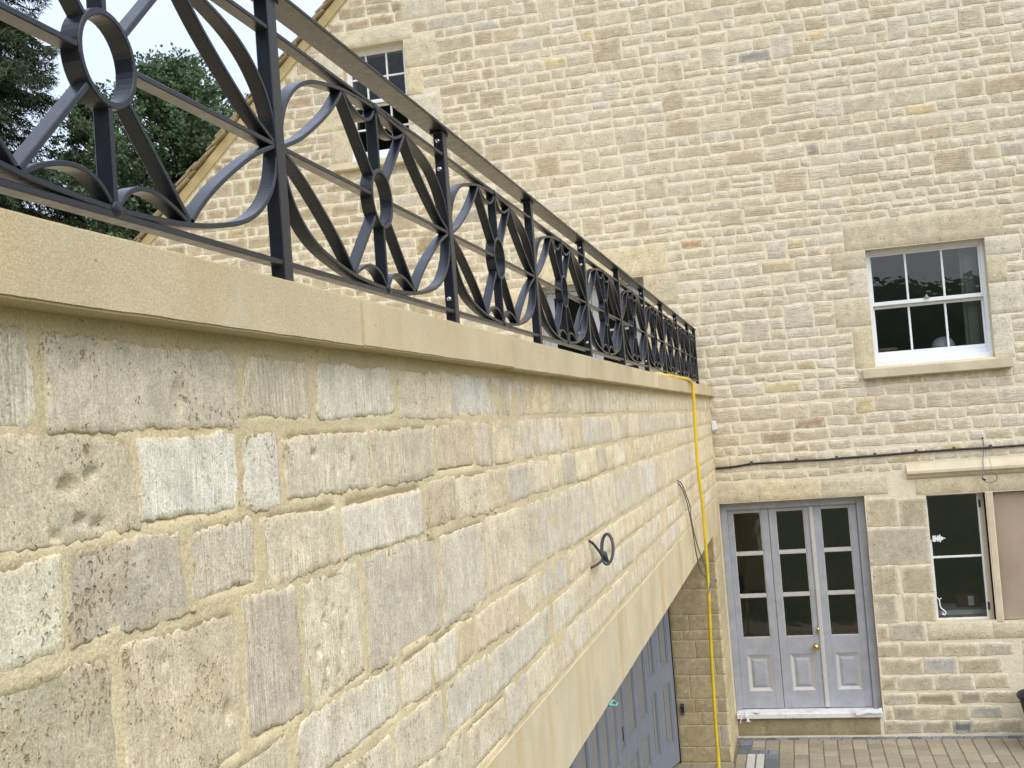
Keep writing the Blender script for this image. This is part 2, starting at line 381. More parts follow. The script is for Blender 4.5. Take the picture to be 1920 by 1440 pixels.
for (a, b_, c, d, col) in [(.03,.145,-.235,-.085,GRY), (.03,.145,-.39,-.235,GRY), (.148,.272,-.30,-.095,TAN), (.148,.272,-.39,-.30,TAN), (.272,.40,-.20,-.088,TAN), (.272,.40,-.39,-.20,TAN),
    (.022,.12,-.53,-.39,GRY), (.12,.215,-.53,-.39,GRY), (.215,.302,-.53,-.39,GRY), (.302,.40,-.53,-.39,GRY), (.02,.118,-.66,-.535,TAN), (.02,.118,-.80,-.665,TAN)]:
    block(a, b_, c, d, jt(random.choice(col), .1))
for k in range(9):
    y = -.535-k*.135; block(.277, .40, y-.132, y, jt(random.choice(GRY), .12))
    if k > 1: block(.02, .118, y-.13, y, jt(random.choice(TAN), .1))
for j in range(7):
    x = -.60
    while x < -.01: 
        l = min(random.uniform(.14, .24), .015-x) if .015-x > .1 else .015-x
        if l < .05: break
        block(x, x+l, -.80-(j+1)*.14, -.80-j*.14, jt(random.choice(TAN), .1)); x += l
dr = empty('drain_channel', (.197, -1.0, 0), label='pale slotted drain channel set in the paving beside the pier', cat='drain')
MB().cbox(-.075, -.005, -1.0, .455, -.03, .006, .003).build('edge_strip', M_DRAIN, dr)
MB().cbox(.008, .075, -1.0, .455, -.03, .006, .003).build('edge_strip', M_DRAIN, dr)
MB().box(-.006, .009, -1.0, .45, -.03, -.015).build('slot', M_DARK, dr)

# ================================================================== HOUSE
house = empty('stone_house', (0, 0, 0), label='tall cream rubble-stone house with gable, sash windows and grey doors', cat='house')
GX0, SL = -6.018, .934
def verge_z(x): return 5.515+(x-GX0)*SL           # lower edge line of the verge on the facade
OPEN = {'winR': (1.575, 2.635, 3.467, 4.577), 'door': (.012, 1.37, .19, 2.258), 'case': (1.92, 2.436, 1.05, 2.228), 'ply': (2.503, 3.02, 1.04, 2.225),
        'winU': (-3.555, -2.863, 6.09, 7.31), 'tdoor': (-1.62, -.545, 2.62, 4.555)}
XL, XR, APX = -6.9, 7.4, .25
# wall sheet with openings (mortar), thickness .38
def wall_cells():
    xs = sorted({XL, XR, APX} | {v for o in OPEN.values() for v in o[:2]}); zs = sorted({-.05, 4.5} | {v for o in OPEN.values() for v in o[2:]})
    b = MB()
    for i in range(len(xs)-1):
        for j in range(len(zs)-1):
            cx, cz = (xs[i]+xs[i+1])/2, (zs[j]+zs[j+1])/2
            if any(o[0] < cx < o[1] and o[2] < cz < o[3] for o in OPEN.values()): continue
            tl = [min(zs[j+1], ez(xs[i])), min(zs[j+1], ez(xs[i+1]))]
            bl = [min(zs[j], ez(xs[i])), min(zs[j], ez(xs[i+1]))]
            for y in (0, .38): b.poly([(xs[i], y, bl[0]), (xs[i+1], y, bl[1]), (xs[i+1], y, tl[1]), (xs[i], y, tl[0])])
    # gable part above the top window line
    zt = zs[-1]
    for i in range(len(xs)-1):
        za, zb = ez(xs[i]), ez(xs[i+1])
        if max(za, zb) <= zt: continue
        for y in (0, .38): b.poly([(xs[i], y, min(zt, za)), (xs[i+1], y, min(zt, zb)), (xs[i+1], y, zb), (xs[i], y, za)])
    return b
def ez(x):                                        # gable outline
    l = verge_z(x)+.02 if x <= APX else verge_z(APX)+.02-(x-APX)*SL
    return l
b = wall_cells()
b.build('wall', M_FMORT, house)
for o in OPEN.values():
    x0, x1, z0, z1 = o; b = MB()
    b.poly([(x0,0.001,z0),(x0,.38,z0),(x0,.38,z1),(x0,0.001,z1)]); b.poly([(x1,0.001,z0),(x1,.38,z0),(x1,.38,z1),(x1,0.001,z1)])
    b.poly([(x0,0.001,z1),(x1,0.001,z1),(x1,.38,z1),(x0,.38,z1)]); b.poly([(x0,0.001,z0),(x1,0.001,z0),(x1,.38,z0),(x0,.38,z0)])
    b.build('opening_reveal', M_ASH, house)
# shell: sides, back, floors, roof
zl, zr, za = ez(XL), ez(XR), ez(APX); YB = 9.
b = MB(); b.poly([(XL,.38,-.05),(XL,YB,-.05),(XL,YB,zl),(XL,.38,zl)]); b.poly([(XR,.38,-.05),(XR,YB,-.05),(XR,YB,zr),(XR,.38,zr)])
b.poly([(XL,0,-.05),(XL,.38,-.05),(XL,.38,zl),(XL,0,zl)]); b.poly([(XR,0,-.05),(XR,.38,-.05),(XR,.38,zr),(XR,0,zr)])
b.poly([(XL,YB,-.05),(XR,YB,-.05),(XR,YB,zr),(APX,YB,za),(XL,YB,zl)]); b.build('side_wall', M_FMORT, house)
b = MB()
for z in (.17, 2.55, 5.4): b.box(XL+.05, XR-.05, .39, YB-.05, z-.12, z)
b.build('floor', M_ROOMF, house)
b = MB()
for xx in (-.3, 1.45, 4.0, -2.2): b.box(xx-.05, xx+.05, .395, YB-.06, .2, 5.2)
b.box(XL+.1, XR-.1, 4.2, 4.3, .2, 5.2); b.box(-3.3, 3.4, 3.2, 3.3, 5.42, 7.8); b.build('partition', M_ROOM, house)
rf = MB()
for s in (0, 1):
    xe, xa = (XL-.25, APX) if s == 0 else (XR+.25, APX)
    z_e = ez(APX)-abs(xe-APX)*SL
    a = [(xe, -.02, z_e+.10), (xa, -.02, za+.10), (xa, YB+.1, za+.10), (xe, YB+.1, z_e+.10)]
    rf.poly(a); rf.poly([(p_[0], p_[1], p_[2]-.07) for p_ in a]); rf.poly([a[0], a[1], (a[1][0], a[1][1], a[1][2]-.07), (a[0][0], a[0][1], a[0][2]-.07)])
    rf.poly([a[0], a[3], (a[3][0], a[3][1], a[3][2]-.07), (a[0][0], a[0][1], a[0][2]-.07)])
roof = rf.build('roof', M_SLATE, house)
# verge: pale raking fillet, and the ragged ends of the stone slates above it
cs, sn = 1/math.hypot(1, SL), SL/math.hypot(1, SL)
b = MB(); u0, u1 = Vector((XL-.2, 0, verge_z(XL-.2))), Vector((APX, 0, verge_z(APX)))
nn = 60
ver = []
for i in range(nn+1):
    p_ = u0.lerp(u1, i/nn); k = .006*noise.noise(Vector((i*1.3, 0, 0)))
    ver.append([p_+Vector((-sn*o_, y_, cs*o_)) for o_, y_ in ((-.055+k, -.028), (.03+k, -.05), (.03+k, .0), (-.055+k, .0))])
for i in range(nn):
    for k in range(4): b.poly([ver[i][k], ver[i+1][k], ver[i+1][(k+1)%4], ver[i][(k+1)%4]])
b.build('verge_fillet', M_VERGE, house)
d = 0.; Ltot = (u1-u0).length; U = (u1-u0).normalized(); Nn = Vector((-sn, 0, cs))
while d < Ltot-2.5:
    l = random.uniform(.13, .2); th = random.uniform(.018, .034); tl = .30
    for row in range(2):
        o_ = .035+row*.032+random.uniform(-.003,.006); p0 = u0+U*(d+row*.07); y0 = -.075-random.uniform(0,.03)+row*.012
        bm = bmesh.new(); bmesh.ops.create_cube(bm, size=1)
        for v in bm.verts:
            a_, bb, cc = v.co.x+.5, v.co.y+.5, v.co.z+.5
            q_ = p0+U*(a_*(l+.02)+random.uniform(-.012,.012))+Nn*(o_+cc*th+(.02*(1-a_)) + random.uniform(-.004,.004)); v.co = Vector((q_.x, y0+bb*.5, q_.z))
        bmesh.ops.bevel(bm, geom=bm.edges[:], offset=.005, segments=1, affect='EDGES')
        me = bpy.data.meshes.new('roof_slate'); bm.to_mesh(me); bm.free(); link('roof_slate', me, house, M_SLATE)
    d += l
# ---- dressed blocks round the openings
DRESS = [  # x0,x1,z0,z1
 (1.392,2.80,4.585,4.853), (1.263,1.572,4.41,4.576), (1.40,1.572,4.138,4.40), (1.253,1.572,3.865,4.128), (1.397,1.572,3.462,3.855),
 (2.638,2.937,4.41,4.576), (2.638,2.80,4.152,4.40), (2.638,2.92,3.862,4.142), (2.638,2.80,3.455,3.852),
 (-.25,.385,2.266,2.455), (.392,.985,2.266,2.448), (.992,1.585,2.266,2.44),
 (1.84,2.47,2.236,2.372), (2.478,3.25,2.236,2.378), (1.832,2.392,.885,1.036), (2.40,2.96,.885,1.024), (2.968,3.4,.885,1.024), (3.03,3.3,1.03,1.6), (3.03,3.24,1.61,2.225),
 (-3.93,-2.757,7.318,7.502), (-2.857,-2.508,7.005,7.308), (-2.857,-2.685,6.712,6.995), (-2.857,-2.50,6.405,6.702), (-2.857,-2.63,6.10,6.395),
 (-3.84,-3.561,7.03,7.308), (-3.72,-3.561,6.74,7.02), (-3.90,-3.561,6.45,6.73), (-3.76,-3.561,6.10,6.44), (-2.83,-2.37,7.515,7.745),
 (-1.74,-.303,4.565,4.862), (-.54,-.223,4.252,4.556), (-.54,-.36,3.95,4.242), (-.54,-.25,3.60,3.94), (-.54,-.36,3.3,3.59),
 (-1.95,-1.626,4.252,4.556), (-1.80,-1.626,3.95,4.242), (-1.93,-1.626,3.60,3.94), (-1.80,-1.626,3.3,3.59)]
SILLS = [(1.452,2.772,3.358,3.446,.075,'sill'), (-3.757,-2.70,6.008,6.078,.06,'sill')]
RUB = [(1.389,1.658,1.965,2.227),(1.676,1.912,1.95,2.211),(1.383,1.912,1.602,1.947),(1.389,1.613,1.337,1.589),(1.649,1.912,1.326,1.577),(1.384,1.581,1.057,1.318),(1.645,1.742,1.078,1.319),(1.758,1.912,1.06,1.304),(1.383,1.481,.89,1.039),(1.492,1.802,.893,1.051),(1.378,1.566,.74,.861),(1.584,1.929,.742,.862),(1.955,2.259,.733,.852),(2.277,2.551,.734,.843),(1.392,1.757,.583,.718),(1.775,2.056,.581,.719),(2.082,2.435,.578,.71),(1.388,1.513,.433,.553),(1.531,1.85,.425,.554),(1.86,2.189,.425,.554),(2.216,2.491,.434,.552),(1.385,1.67,.301,.403),(1.687,2.012,.296,.397),(2.056,2.255,.30,.401),(2.273,2.598,.305,.396),(1.391,1.454,.163,.275),(1.472,1.659,.161,.282),(1.667,1.887,.159,.278),(1.905,2.123,.156,.275),(2.149,2.416,.171,.271),(1.38,1.709,.032,.143),(1.727,1.955,.035,.139),(1.972,2.146,.027,.137),(2.155,2.353,.034,.134),(2.37,2.575,.036,.141)]
STEP = [(.02,.27,.02,.176),(.272,.62,.02,.176),(.622,.86,.02,.176),(.862,1.10,.02,.176),(1.102,1.335,.02,.176)]
def dressed(r, proud=.007, name='dressed_block', col=None):
    V, F = stone_geo(r[0]-.002, r[1]+.002, r[2]-.002, r[3]+.002, .06, proud*.4, .0012, .002, .0005, int(abs(r[0])*1000+r[2]*77), edge=.003)
    c = col or random.choice([lin(222,208,174,.88), lin(222,210,182,.88), lin(226,217,194,.88), lin(216,203,174,.88)])
    stone_obj(name, V, F, 'facade', jt(c, .05, .25), M_FSTONE, house)
for r in DRESS: dressed(r)
for r in STEP: dressed(r, .004, 'step_block', random.choice([lin(186,168,132,K), lin(178,162,130,K), lin(182,166,132,K)]))
for x0, x1, z0, z1, pr, nm in SILLS:
    b = MB(); bm = bmesh.new(); bmesh.ops.create_cube(bm, size=1)
    for v in bm.verts: v.co = Vector(((x0+x1)/2+v.co.x*(x1-x0), (-pr+.14)/2+v.co.y*(pr+.14), (z0+z1)/2+v.co.z*(z1-z0)+(.012 if v.co.y > 0 and v.co.z > 0 else 0)))
    bmesh.ops.bevel(bm, geom=bm.edges[:], offset=.006, segments=2, affect='EDGES'); b.bm(bm); bm.free(); b.build('window_sill', M_ASH, house)
# ---- rubble stone courses
FC = [lin(215,201,174,.90), lin(210,195,167,.90), lin(219,206,181,.90), lin(206,190,161,.90), lin(215,202,178,.90), lin(218,205,177,.90), lin(212,199,174,.90), lin(219,208,188,.90)]
FX = [lin(207,186,150,.90), lin(220,200,156,.90), lin(198,188,172,.90), lin(226,220,206,.88), lin(205,184,158,.90), lin(186,177,162,.90)]
ZC = [3.186-.0, 3.281, 3.403, 3.48, 3.585, 3.69, 3.80, 3.90, 4.015, 4.135, 4.235, 4.335, 4.45, 4.575, 4.67, 4.77, 4.862, 4.95, 5.016, 5.115, 5.214, 5.30, 5.44, 5.54, 5.674, 5.792, 5.897, 6.071, 6.165, 6.27, 6.351, 6.457, 6.525, 6.644, 6.756, 6.88, 6.98, 7.11, 7.26, 7.36, 7.50, 7.62, 7.745, 7.85, 7.98, 8.09, 8.22, 8.33, 8.46]
ZL = [2.467, 2.548, 2.616, 2.711, 2.811, 2.928, 3.037, 3.186]
block_rects = [v for v in OPEN.values()]+DRESS+[s[:4] for s in SILLS]+[(1.75,3.5,2.385,2.545)]
def stones_in(x0, x1, z0, z1, out):
    """stones of one course between x0 and x1 avoiding dressed blocks; a stone keeps the free height it finds"""
    edges = sorted({x0, x1} | {e for r in block_rects for e in r[:2] if x0 < e < x1 and r[2] < z1 and r[3] > z0}); segs = []
    for i in range(len(edges)-1):
        cx = (edges[i]+edges[i+1])/2; lo, hi = z0, z1
        for r in block_rects:
            if r[0] <= cx <= r[1] and r[2] < hi-.002 and r[3] > lo+.002:
                if r[2] <= lo+.03 and r[3] >= hi-.03: hi = lo; break
                if r[3] >= hi-.03 or (r[2]-lo) > (hi-r[3]): hi = min(hi, r[2])
                else: lo = max(lo, r[3])
        if hi-lo < .055: segs.append(None); continue
        if segs and segs[-1] and abs(segs[-1][2]-lo) < .001 and abs(segs[-1][3]-hi) < .001: segs[-1][1] = edges[i+1]
        else: segs.append([edges[i], edges[i+1], lo, hi])
    for sg in segs:
        if not sg: continue
        x, xe, lo, hi = sg; h = hi-lo
        while x < xe-.02:
            l = random.uniform(1.1, 3.0)*max(h, .1)*random.choice((.75, 1, 1, 1.1)); l = min(max(l, .11), .42)
            if xe-(x+l) < .10: l = xe-x
            wv = .018*noise.noise(Vector((x*1.1, lo*7, 0.)))
            if h > .14 and l > .2 and random.random() < .08:
                m_ = lo+h*random.uniform(.4, .6); out.append((x, x+l, lo+wv, m_+wv)); out.append((x, x+l, m_+wv, hi+wv))
            else: out.append((x, x+l, lo+wv, hi+wv))
            x += l
ST = []; TALL = []
for k_ in range(400):                       # jumper stones two courses high
    i_ = random.randrange(0, len(ZC)-2); w_ = random.uniform(.16, .36); x_ = random.uniform(-5.6, 3.1); r_ = (x_, x_+w_, ZC[i_], ZC[i_+2])
    if r_[3]-r_[2] > .27 or (r_[3] > 5.2 and x_ < GX0+(r_[3]-5.515)/SL+.1): continue
    if any(q_[0]-.12 < r_[1] and q_[1]+.12 > r_[0] and q_[2]-.02 < r_[3] and q_[3]+.02 > r_[2] for q_ in block_rects): continue
    block_rects.append(r_); TALL.append(r_)
    if len(TALL) >= 55: break
ST += TALL
for i in range(len(ZC)-1):
    z0, z1 = ZC[i], ZC[i+1]; xa = max(-6.3, GX0+(z1-5.515)/SL+.07) if z1 > 5.2 else -6.3
    stones_in(xa, 3.55, z0, z1, ST)
for i in range(len(ZL)-1): stones_in(.0, 3.55, ZL[i], ZL[i+1], ST)
z = .03
for zz in (.15, .285, .41, .56, .725, .87): 
    stones_in(2.62 if zz > .16 else 2.60, 3.55, z, zz, ST); z = zz
for (za_, zb_) in ((1.04, 1.3), (1.3, 1.6), (1.6, 1.95), (1.95, 2.23)): stones_in(3.32, 3.6, za_, zb_, ST)
Rm = (right, down, fwd)
def proj(P):
    q = Vector(P)-CAM; zf = q.dot(fwd)
    return (960+2120*q.dot(right)/zf, 720+2120*q.dot(down)/zf, zf)
def hidden(x, z):
    """behind the terrace wall and coping as seen from the lens"""
    if x > .0: return False
    t_ = (CAM.x-.05)/(CAM.x-x); return CAM.z+(z-CAM.z)*t_ < 3.40
cand = []
for (x0, x1, z0, z1) in ST:
    pr = proj(((x0+x1)/2, 0, (z0+z1)/2)); vis = -10 < pr[0] < 1930 and -10 < pr[1] < 1450 and not hidden((x0+x1)/2, z1)
    cand.append((vis, (x1-x0)*(z1-z0)/pr[2]**2, (x0, x1, z0, z1)))
cand += [(True, 9., r) for r in RUB]
cand.sort(key=lambda c: (not c[0], -c[1]))
fill = Fill(); nseed = 0
SPEC = [(-.13,4.80,lin(196,160,118,.86)), (1.72,.085,lin(150,150,148,K)), (2.05,.08,lin(128,130,132,K)), (1.85,.35,lin(172,156,130,K)), (2.15,.35,lin(180,168,146,K)), (.62,6.53,lin(170,164,156,.86)), (1.05,2.99,lin(186,156,134,.86)), (.52,2.86,lin(184,166,140,.86))]
for idx, (vis, ar, (x0, x1, z0, z1)) in enumerate(cand):
    nseed += 1; rub = ar == 9.
    gp = random.uniform(.005,.013) if not rub else -.005; cell = .034 if vis else .09
    low = z1 < 2.3
    V, F = stone_geo(x0+gp, x1-gp, z0+gp*.75, z1-gp*.75, cell, random.uniform(.0018,.0038) if not low else .0032, .009, random.uniform(.003,.012), .0013 if not low else .002, nseed, jit=.007, edge=.005, smear=.009 if not low else .016)
    c = random.choice(FC) if random.random() < .965 else random.choice(FX)
    kx = max(0., min(1., (-1.2-x1)/1.6)); kr = kx*random.uniform(.45, 1.3); c = tuple(a_*(1-kr*b_) for a_, b_ in zip(c, (.24,.29,.36)))   # browner stones towards the gable foot
    if low: c = random.choice([lin(206,194,164,.84), lin(200,188,160,.84), lin(196,186,164,.84), lin(204,195,172,.84)] + ([lin(190,186,176,.84), lin(184,174,152,.84)] if z1 < .9 else []))  # low stones: darker, greyer tints with the shade put into the colour
    for (qx, qz, qc) in SPEC:
        if x0 < qx < x1 and z0 < qz < z1: c = qc
    tint = jt(c, .05, random.choice((.2, .5, 1., 1.)) if not low else .15)
    if idx < 300: stone_obj('stone', V, F, 'facade', tint, M_FSTONE, house)
    else: fill.add(place(V, 'facade'), F, tint)
fill.build('rubble_stonework', M_FSTONE, house)

# ---- windows
def pane(x0, x1, z0, z1, y, parent, m_=M_GLASS):
    b = MB(); w_, h = (x1-x0)/2, (z1-z0)/2
    b.poly([(-w_,0,-h),(w_,0,-h),(w_,0,h),(-w_,0,h)])
    o = b.build('pane', m_, parent); o.location = ((x0+x1)/2, y, (z0+z1)/2); o.rotation_euler = (random.uniform(-.006,.006), 0, random.uniform(-.006,.006)); return o
def sash(name, op, cols_, zt, zm, zb, rows_t, rows_b, label, bot=.105, gm=M_GLASS):
    x0, x1, z0, z1 = op; y = .105
    b = MB()                                       # box frame
    fw = .034
    b.cbox(x0, x0+fw, y-.01, y+.14, z0, z1, .003); b.cbox(x1-fw, x1, y-.01, y+.14, z0, z1, .003); b.cbox(x0+fw, x1-fw, y-.01, y+.14, z1-.04, z1, .003)
    b.cbox(x0+.002, x1-.002, y-.035, y+.14, z0-.0, z0+.05, .003)
    fr = b.build(name, M_WHITE, house); fr['label'] = label
    xi0, xi1 = x0+fw, x1-fw; zi1 = z1-.04
    def bars(za_, zb_, rows, yy, brail, trail):
        b = MB(); st_ = .016
        b.cbox(xi0, xi0+st_, yy, yy+.04, za_, zb_, .002); b.cbox(xi1-st_, xi1, yy, yy+.04, za_, zb_, .002)
        b.cbox(xi0+st_, xi1-st_, yy, yy+.04, za_, za_+brail, .003); b.cbox(xi0+st_, xi1-st_, yy, yy+.04, zb_-trail, zb_, .003); b.build('sash_frame', M_WHITE, fr)
        xs = [xi0+st_]+cols_+[xi1-st_]; zs = [za_+brail]+rows+[zb_-trail]; h = .0095
        for c_ in cols_: MB().cbox(c_-h, c_+h, yy+.004, yy+.036, zs[0], zs[-1], .003).build('glazing_bar', M_WHITE, fr)
        for r_ in rows: MB().cbox(xs[0], xs[-1], yy+.006, yy+.034, r_-h, r_+h, .003).build('glazing_bar', M_WHITE, fr)
        for i in range(len(xs)-1):
            for j in range(len(zs)-1): pane(xs[i], xs[i+1], zs[j], zs[j+1], yy+.02, fr, gm)
    bars(zm-.018, zi1, rows_t, y+.012, .036, .02)
    bars(z0+.05, zm-.018+.002, rows_b, y+.058, bot-.05+.03, .03)
    return fr
fr = sash('sash_window', OPEN['winR'], [1.936, 2.264], None, 4.062, None, [], [], 'white six-pane sash window above the lower casement')
b = MB(); b.lathe([(0,0),(.03,0),(.03,.008),(.012,.014),(.012,.03),(.0,.034)], Matrix.Translation((2.1, .125, 4.08)), 12); b.build('sash_catch', M_ZINC, fr)
sash('sash_window', OPEN['winU'], [-3.335, -3.104], None, 6.745, None, [7.0], [6.463], 'white twelve-pane sash window seen through the railing', gm=M_GLASS1)
# things on the sill inside the right window
sh = MB(); sh.cbox(2.44, 2.60, .30, .34, 3.5, 4.55, .004); sh.cbox(2.47, 2.57, .285, .302, 3.6, 4.0, .004); sh.cbox(2.47, 2.57, .285, .302, 4.08, 4.48, .004); sh.build('shutter', paint('grey_green_shutter', lin(160,164,152,.5), .5), house)
lp = empty('globe_lamp', (2.235, .33, 3.52), label='white globe lamp standing inside the right sash window', cat='lamp')
b = MB(); b.lathe([(.001,.19),(.04,.184),(.075,.165),(.1,.13),(.108,.09),(.1,.05),(.07,.02),(.04,.01)], Matrix.Identity(4), 20); b.build('globe', M_WPLAST, lp, True)
MB().lathe([(.0,-.04),(.05,-.04),(.05,-.02),(.03,.012)], Matrix.Identity(4), 16).build('base', M_BLACK, lp, True)
MB().box(2.1, 2.36, .28, .40, 3.44, 3.48).build('inner_sill', M_ROOM, house)
bk = empty('book_stack', (1.72, .31, 3.603), label='short stack of books lying on the inner sill of the right sash window', cat='books')
MB().cbox(-.09, .09, -.05, .05, 0, .02, .002).build('book', paint('brown_cover', lin(110,80,70,.7), .6), bk); MB().cbox(-.085, .09, -.05, .05, .021, .04, .002).build('book', paint('cream_cover', lin(200,180,140,.7), .6), bk)
MB().box(1.58, 1.90, .25, .38, 3.56, 3.602).build('inner_sill', M_ROOM, house)

# ---- three-leaf glazed doors below
x0, x1, z0, z1 = OPEN['door']; YD = .13
df = MB(); df.cbox(x0, x0+.062, YD-.03, YD+.1, z0+.05, z1, .004); df.cbox(x1-.075, x1, YD-.03, YD+.1, z0+.05, z1, .004); df.cbox(x0+.062, x1-.075, YD-.03, YD+.1, z1-.075, z1, .004)
df.cbox(x0+.062, x0+.085, YD+.0, YD+.05, z0+.06, z1-.075, .003)
dfr = df.build('door_frame', M_LILAC, house)
def leaf(xa, xb, pa, pb, nm='door_leaf'):
    b = MB(); za, zb = .245, 2.182; y0, y1 = YD+.002, YD+.046
    b.cbox(xa, pa, y0, y1, za, zb, .003); b.cbox(pb, xb, y0, y1, za, zb, .003)
    b.cbox(pa, pb, y0+.001, y1, 2.152, zb, .002); b.cbox(pa, pb, y0+.001, y1, .76, .928, .002); b.cbox(pa, pb, y0+.001, y1, za, .41, .002)
    lf = b.build(nm, M_LILAC, house)
    for zz in (1.748, 1.336): MB().cbox(pa, pb, y0+.006, y1-.004, zz-.012, zz+.012, .003).build('glazing_bar', M_LILAC2, lf)
    b = MB()
    for (a, c) in ((.928, 1.324), (1.348, 1.736), (1.76, 2.152)):
        pane(pa, pb, a, c, y0+.024, lf)
        for (q0, q1, q2, q3) in ((pa, pa+.008, a, c), (pb-.008, pb, a, c), (pa+.008, pb-.008, a, a+.008), (pa+.008, pb-.008, c-.008, c)): b.cbox(q0, q1, y0+.006, y0+.02, q2, q3, .002)
    b.build('glazing_bead', M_LILAC2, lf)
    b = MB(); fa, fb, fz0, fz1 = pa+.012, pb-.04, .41, .76                      # sunk and fielded panel with pale moulding
    fa, fb = pa+.03, pb-.02
    b.poly([(pa, y0+.03, .40), (pb, y0+.03, .40), (pb, y0+.03, .77), (pa, y0+.03, .77)])
    b.cbox(pa, fa, y0+.0015, y1, .405, .765, .002); b.cbox(fb, pb, y0+.0015, y1, .405, .765, .002); b.build('panel_surround', M_LILAC, lf)
    b = MB(); w_ = .03
    o_ = [(fa, .412), (fb, .412), (fb, .758), (fa, .758)]; i_ = [(fa+w_, .412+w_), (fb-w_, .412+w_), (fb-w_, .758-w_), (fa+w_, .758-w_)]; k_ = [(fa+w_*2, .412+w_*2), (fb-w_*2, .412+w_*2), (fb-w_*2, .758-w_*2), (fa+w_*2, .758-w_*2)]
    for q in range(4):
        r_ = (q+1) % 4; b.poly([(o_[q][0], y0+.004, o_[q][1]), (o_[r_][0], y0+.004, o_[r_][1]), (i_[r_][0], y0+.024, i_[r_][1]), (i_[q][0], y0+.024, i_[q][1])])
    b.build('panel_moulding', M_LILAC2, lf)
    b = MB()
    for q in range(4):
        r_ = (q+1) % 4; b.poly([(i_[q][0], y0+.024, i_[q][1]), (i_[r_][0], y0+.024, i_[r_][1]), (k_[r_][0], y0+.010, k_[r_][1]), (k_[q][0], y0+.010, k_[q][1])])
    b.poly([(c_[0], y0+.010, c_[1]) for c_ in k_]); b.build('panel', M_LILAC, lf)
    return lf
leaf(.079, .466, .124, .394); l2 = leaf(.470, .866, .535, .802); leaf(.872, 1.293, .957, 1.225)
MB().cbox(.852, .892, YD-.016, YD+.003, .25, 2.178, .006).build('cover_strip', M_LILAC2, l2)
b = MB(); b.lathe([(.0,0.0),(.026,0),(.026,.006),(.010,.010),(.010,.03),(.024,.038),(.031,.05),(.031,.06),(.02,.072),(.0,.076)], Matrix.Translation((.812, YD+.002, .833)) @ Matrix.Rotation(R_(90), 4, 'X'), 20); b.build('door_knob', M_BRASS, l2, True)
b = MB(); b.lathe([(.0,.008),(.012,.008),(.015,.0)], Matrix.Translation((.845, YD-.014, .985)) @ Matrix.Rotation(R_(90), 4, 'X') @ Matrix.Scale(1.9, 4, (0,1,0)), 14); b.build('keyhole_cover', M_BRASS, l2, True)
MB().cbox(x0+.004, x1-.005, -.045, YD+.1, .188, .238, .006).build('door_sill', M_TAPE, house)
fl = empty('torn_plastic_film', (.1, -.05, .2), label='torn white plastic film dangling from the left end of the door sill', cat='plastic film')
def ribbon(pts, w_, parent, name, mat_, wdir=(1,0,0)):
    P = catmull(pts, 5); b = MB(); wd = Vector(wdir)
    for s in (0, .0025):
        pass
    n0 = len(P); V = []
    for i, p_ in enumerate(P):
        t_ = wd*(w_*(.8+.4*math.sin(i*.9)))
        V += [p_-t_, p_+t_]
    for i in range(n0-1): b.poly([V[2*i], V[2*i+1], V[2*i+3], V[2*i+2]])
    for i in range(n0-1): b.poly([V[2*i+2]+Vector((0,-.002,0)), V[2*i+3]+Vector((0,-.002,0)), V[2*i+1]+Vector((0,-.002,0)), V[2*i]+Vector((0,-.002,0))])
    return b.build(name, mat_, parent, True)
ribbon([(.01,.06,.047),(.012,-.005,.045),(.02,-.012,.01),(.025,-.016,-.03)], .022, fl, 'strip', M_WPLAST)
ribbon([(-.035,.05,.047),(-.03,-.004,.04),(-.04,-.01,.0),(-.052,-.016,-.04)], .006, fl, 'strip', M_WPLAST)
ribbon([(.09,.05,.046),(.11,-.003,.05),(.13,.03,.047)], .02, fl, 'strip', M_TAPE)
f2 = empty('peeling_plastic_film', (1.22, -.05, .2), label='peeling white plastic film bunched at the right end of the door sill', cat='plastic film')
ribbon([(-.16,.02,.05),(-.06,-.012,.052),(.05,-.01,.06),(.13,-.012,.07),(.14,.01,.05)], .012, f2, 'strip', M_WPLAST, (0,.2,1)); ribbon([(-.1,-.014,.03),(0,-.02,.045),(.1,-.018,.05),(.142,-.014,.04)], .013, f2, 'strip', M_WPLAST, (0,.1,1))

# ---- casement with stone mullion, boarded light, hood mould
x0, x1, z0, z1 = OPEN['case']
b = MB(); b.cbox(2.436, 2.503, -.006, .2, 1.03, 2.236, .012); b.build('mullion', M_ASH, house)
yc = .10; b = MB(); f_ = .016
b.cbox(x0, x0+f_, yc, yc+.03, z0, z1, .002); b.cbox(x1-.06, x1-.06+f_, yc, yc+.03, z0, z1, .002); b.cbox(x0+f_, x1-.06, yc, yc+.03, z0, z0+f_, .002); b.cbox(x0+f_, x1-.06, yc, yc+.03, z1-f_, z1, .002)
cf = b.build('casement_window', M_WHITE, house); cf['label'] = 'narrow metal casement with white latch beside boarded light'
MB().cbox(x1-.044, x1, yc-.005, yc+.06, z0, z1, .003).build('jamb', M_ASH, house)
MB().cbox(x0+f_, x1-.06, yc+.005, yc+.025, 1.625, 1.645, .003).build('glazing_bar', M_WHITE, cf)
MB().cbox(x0+f_, x0+f_+.012, yc+.004, yc+.02, z0+f_, 1.80, .002).build('opening_edge', M_WHITE, cf)
pane(x0+f_, x1-.06, z0+f_, 1.625, yc+.015, cf); pane(x0+f_, x1-.06, 1.645, z1-f_, yc+.015, cf)
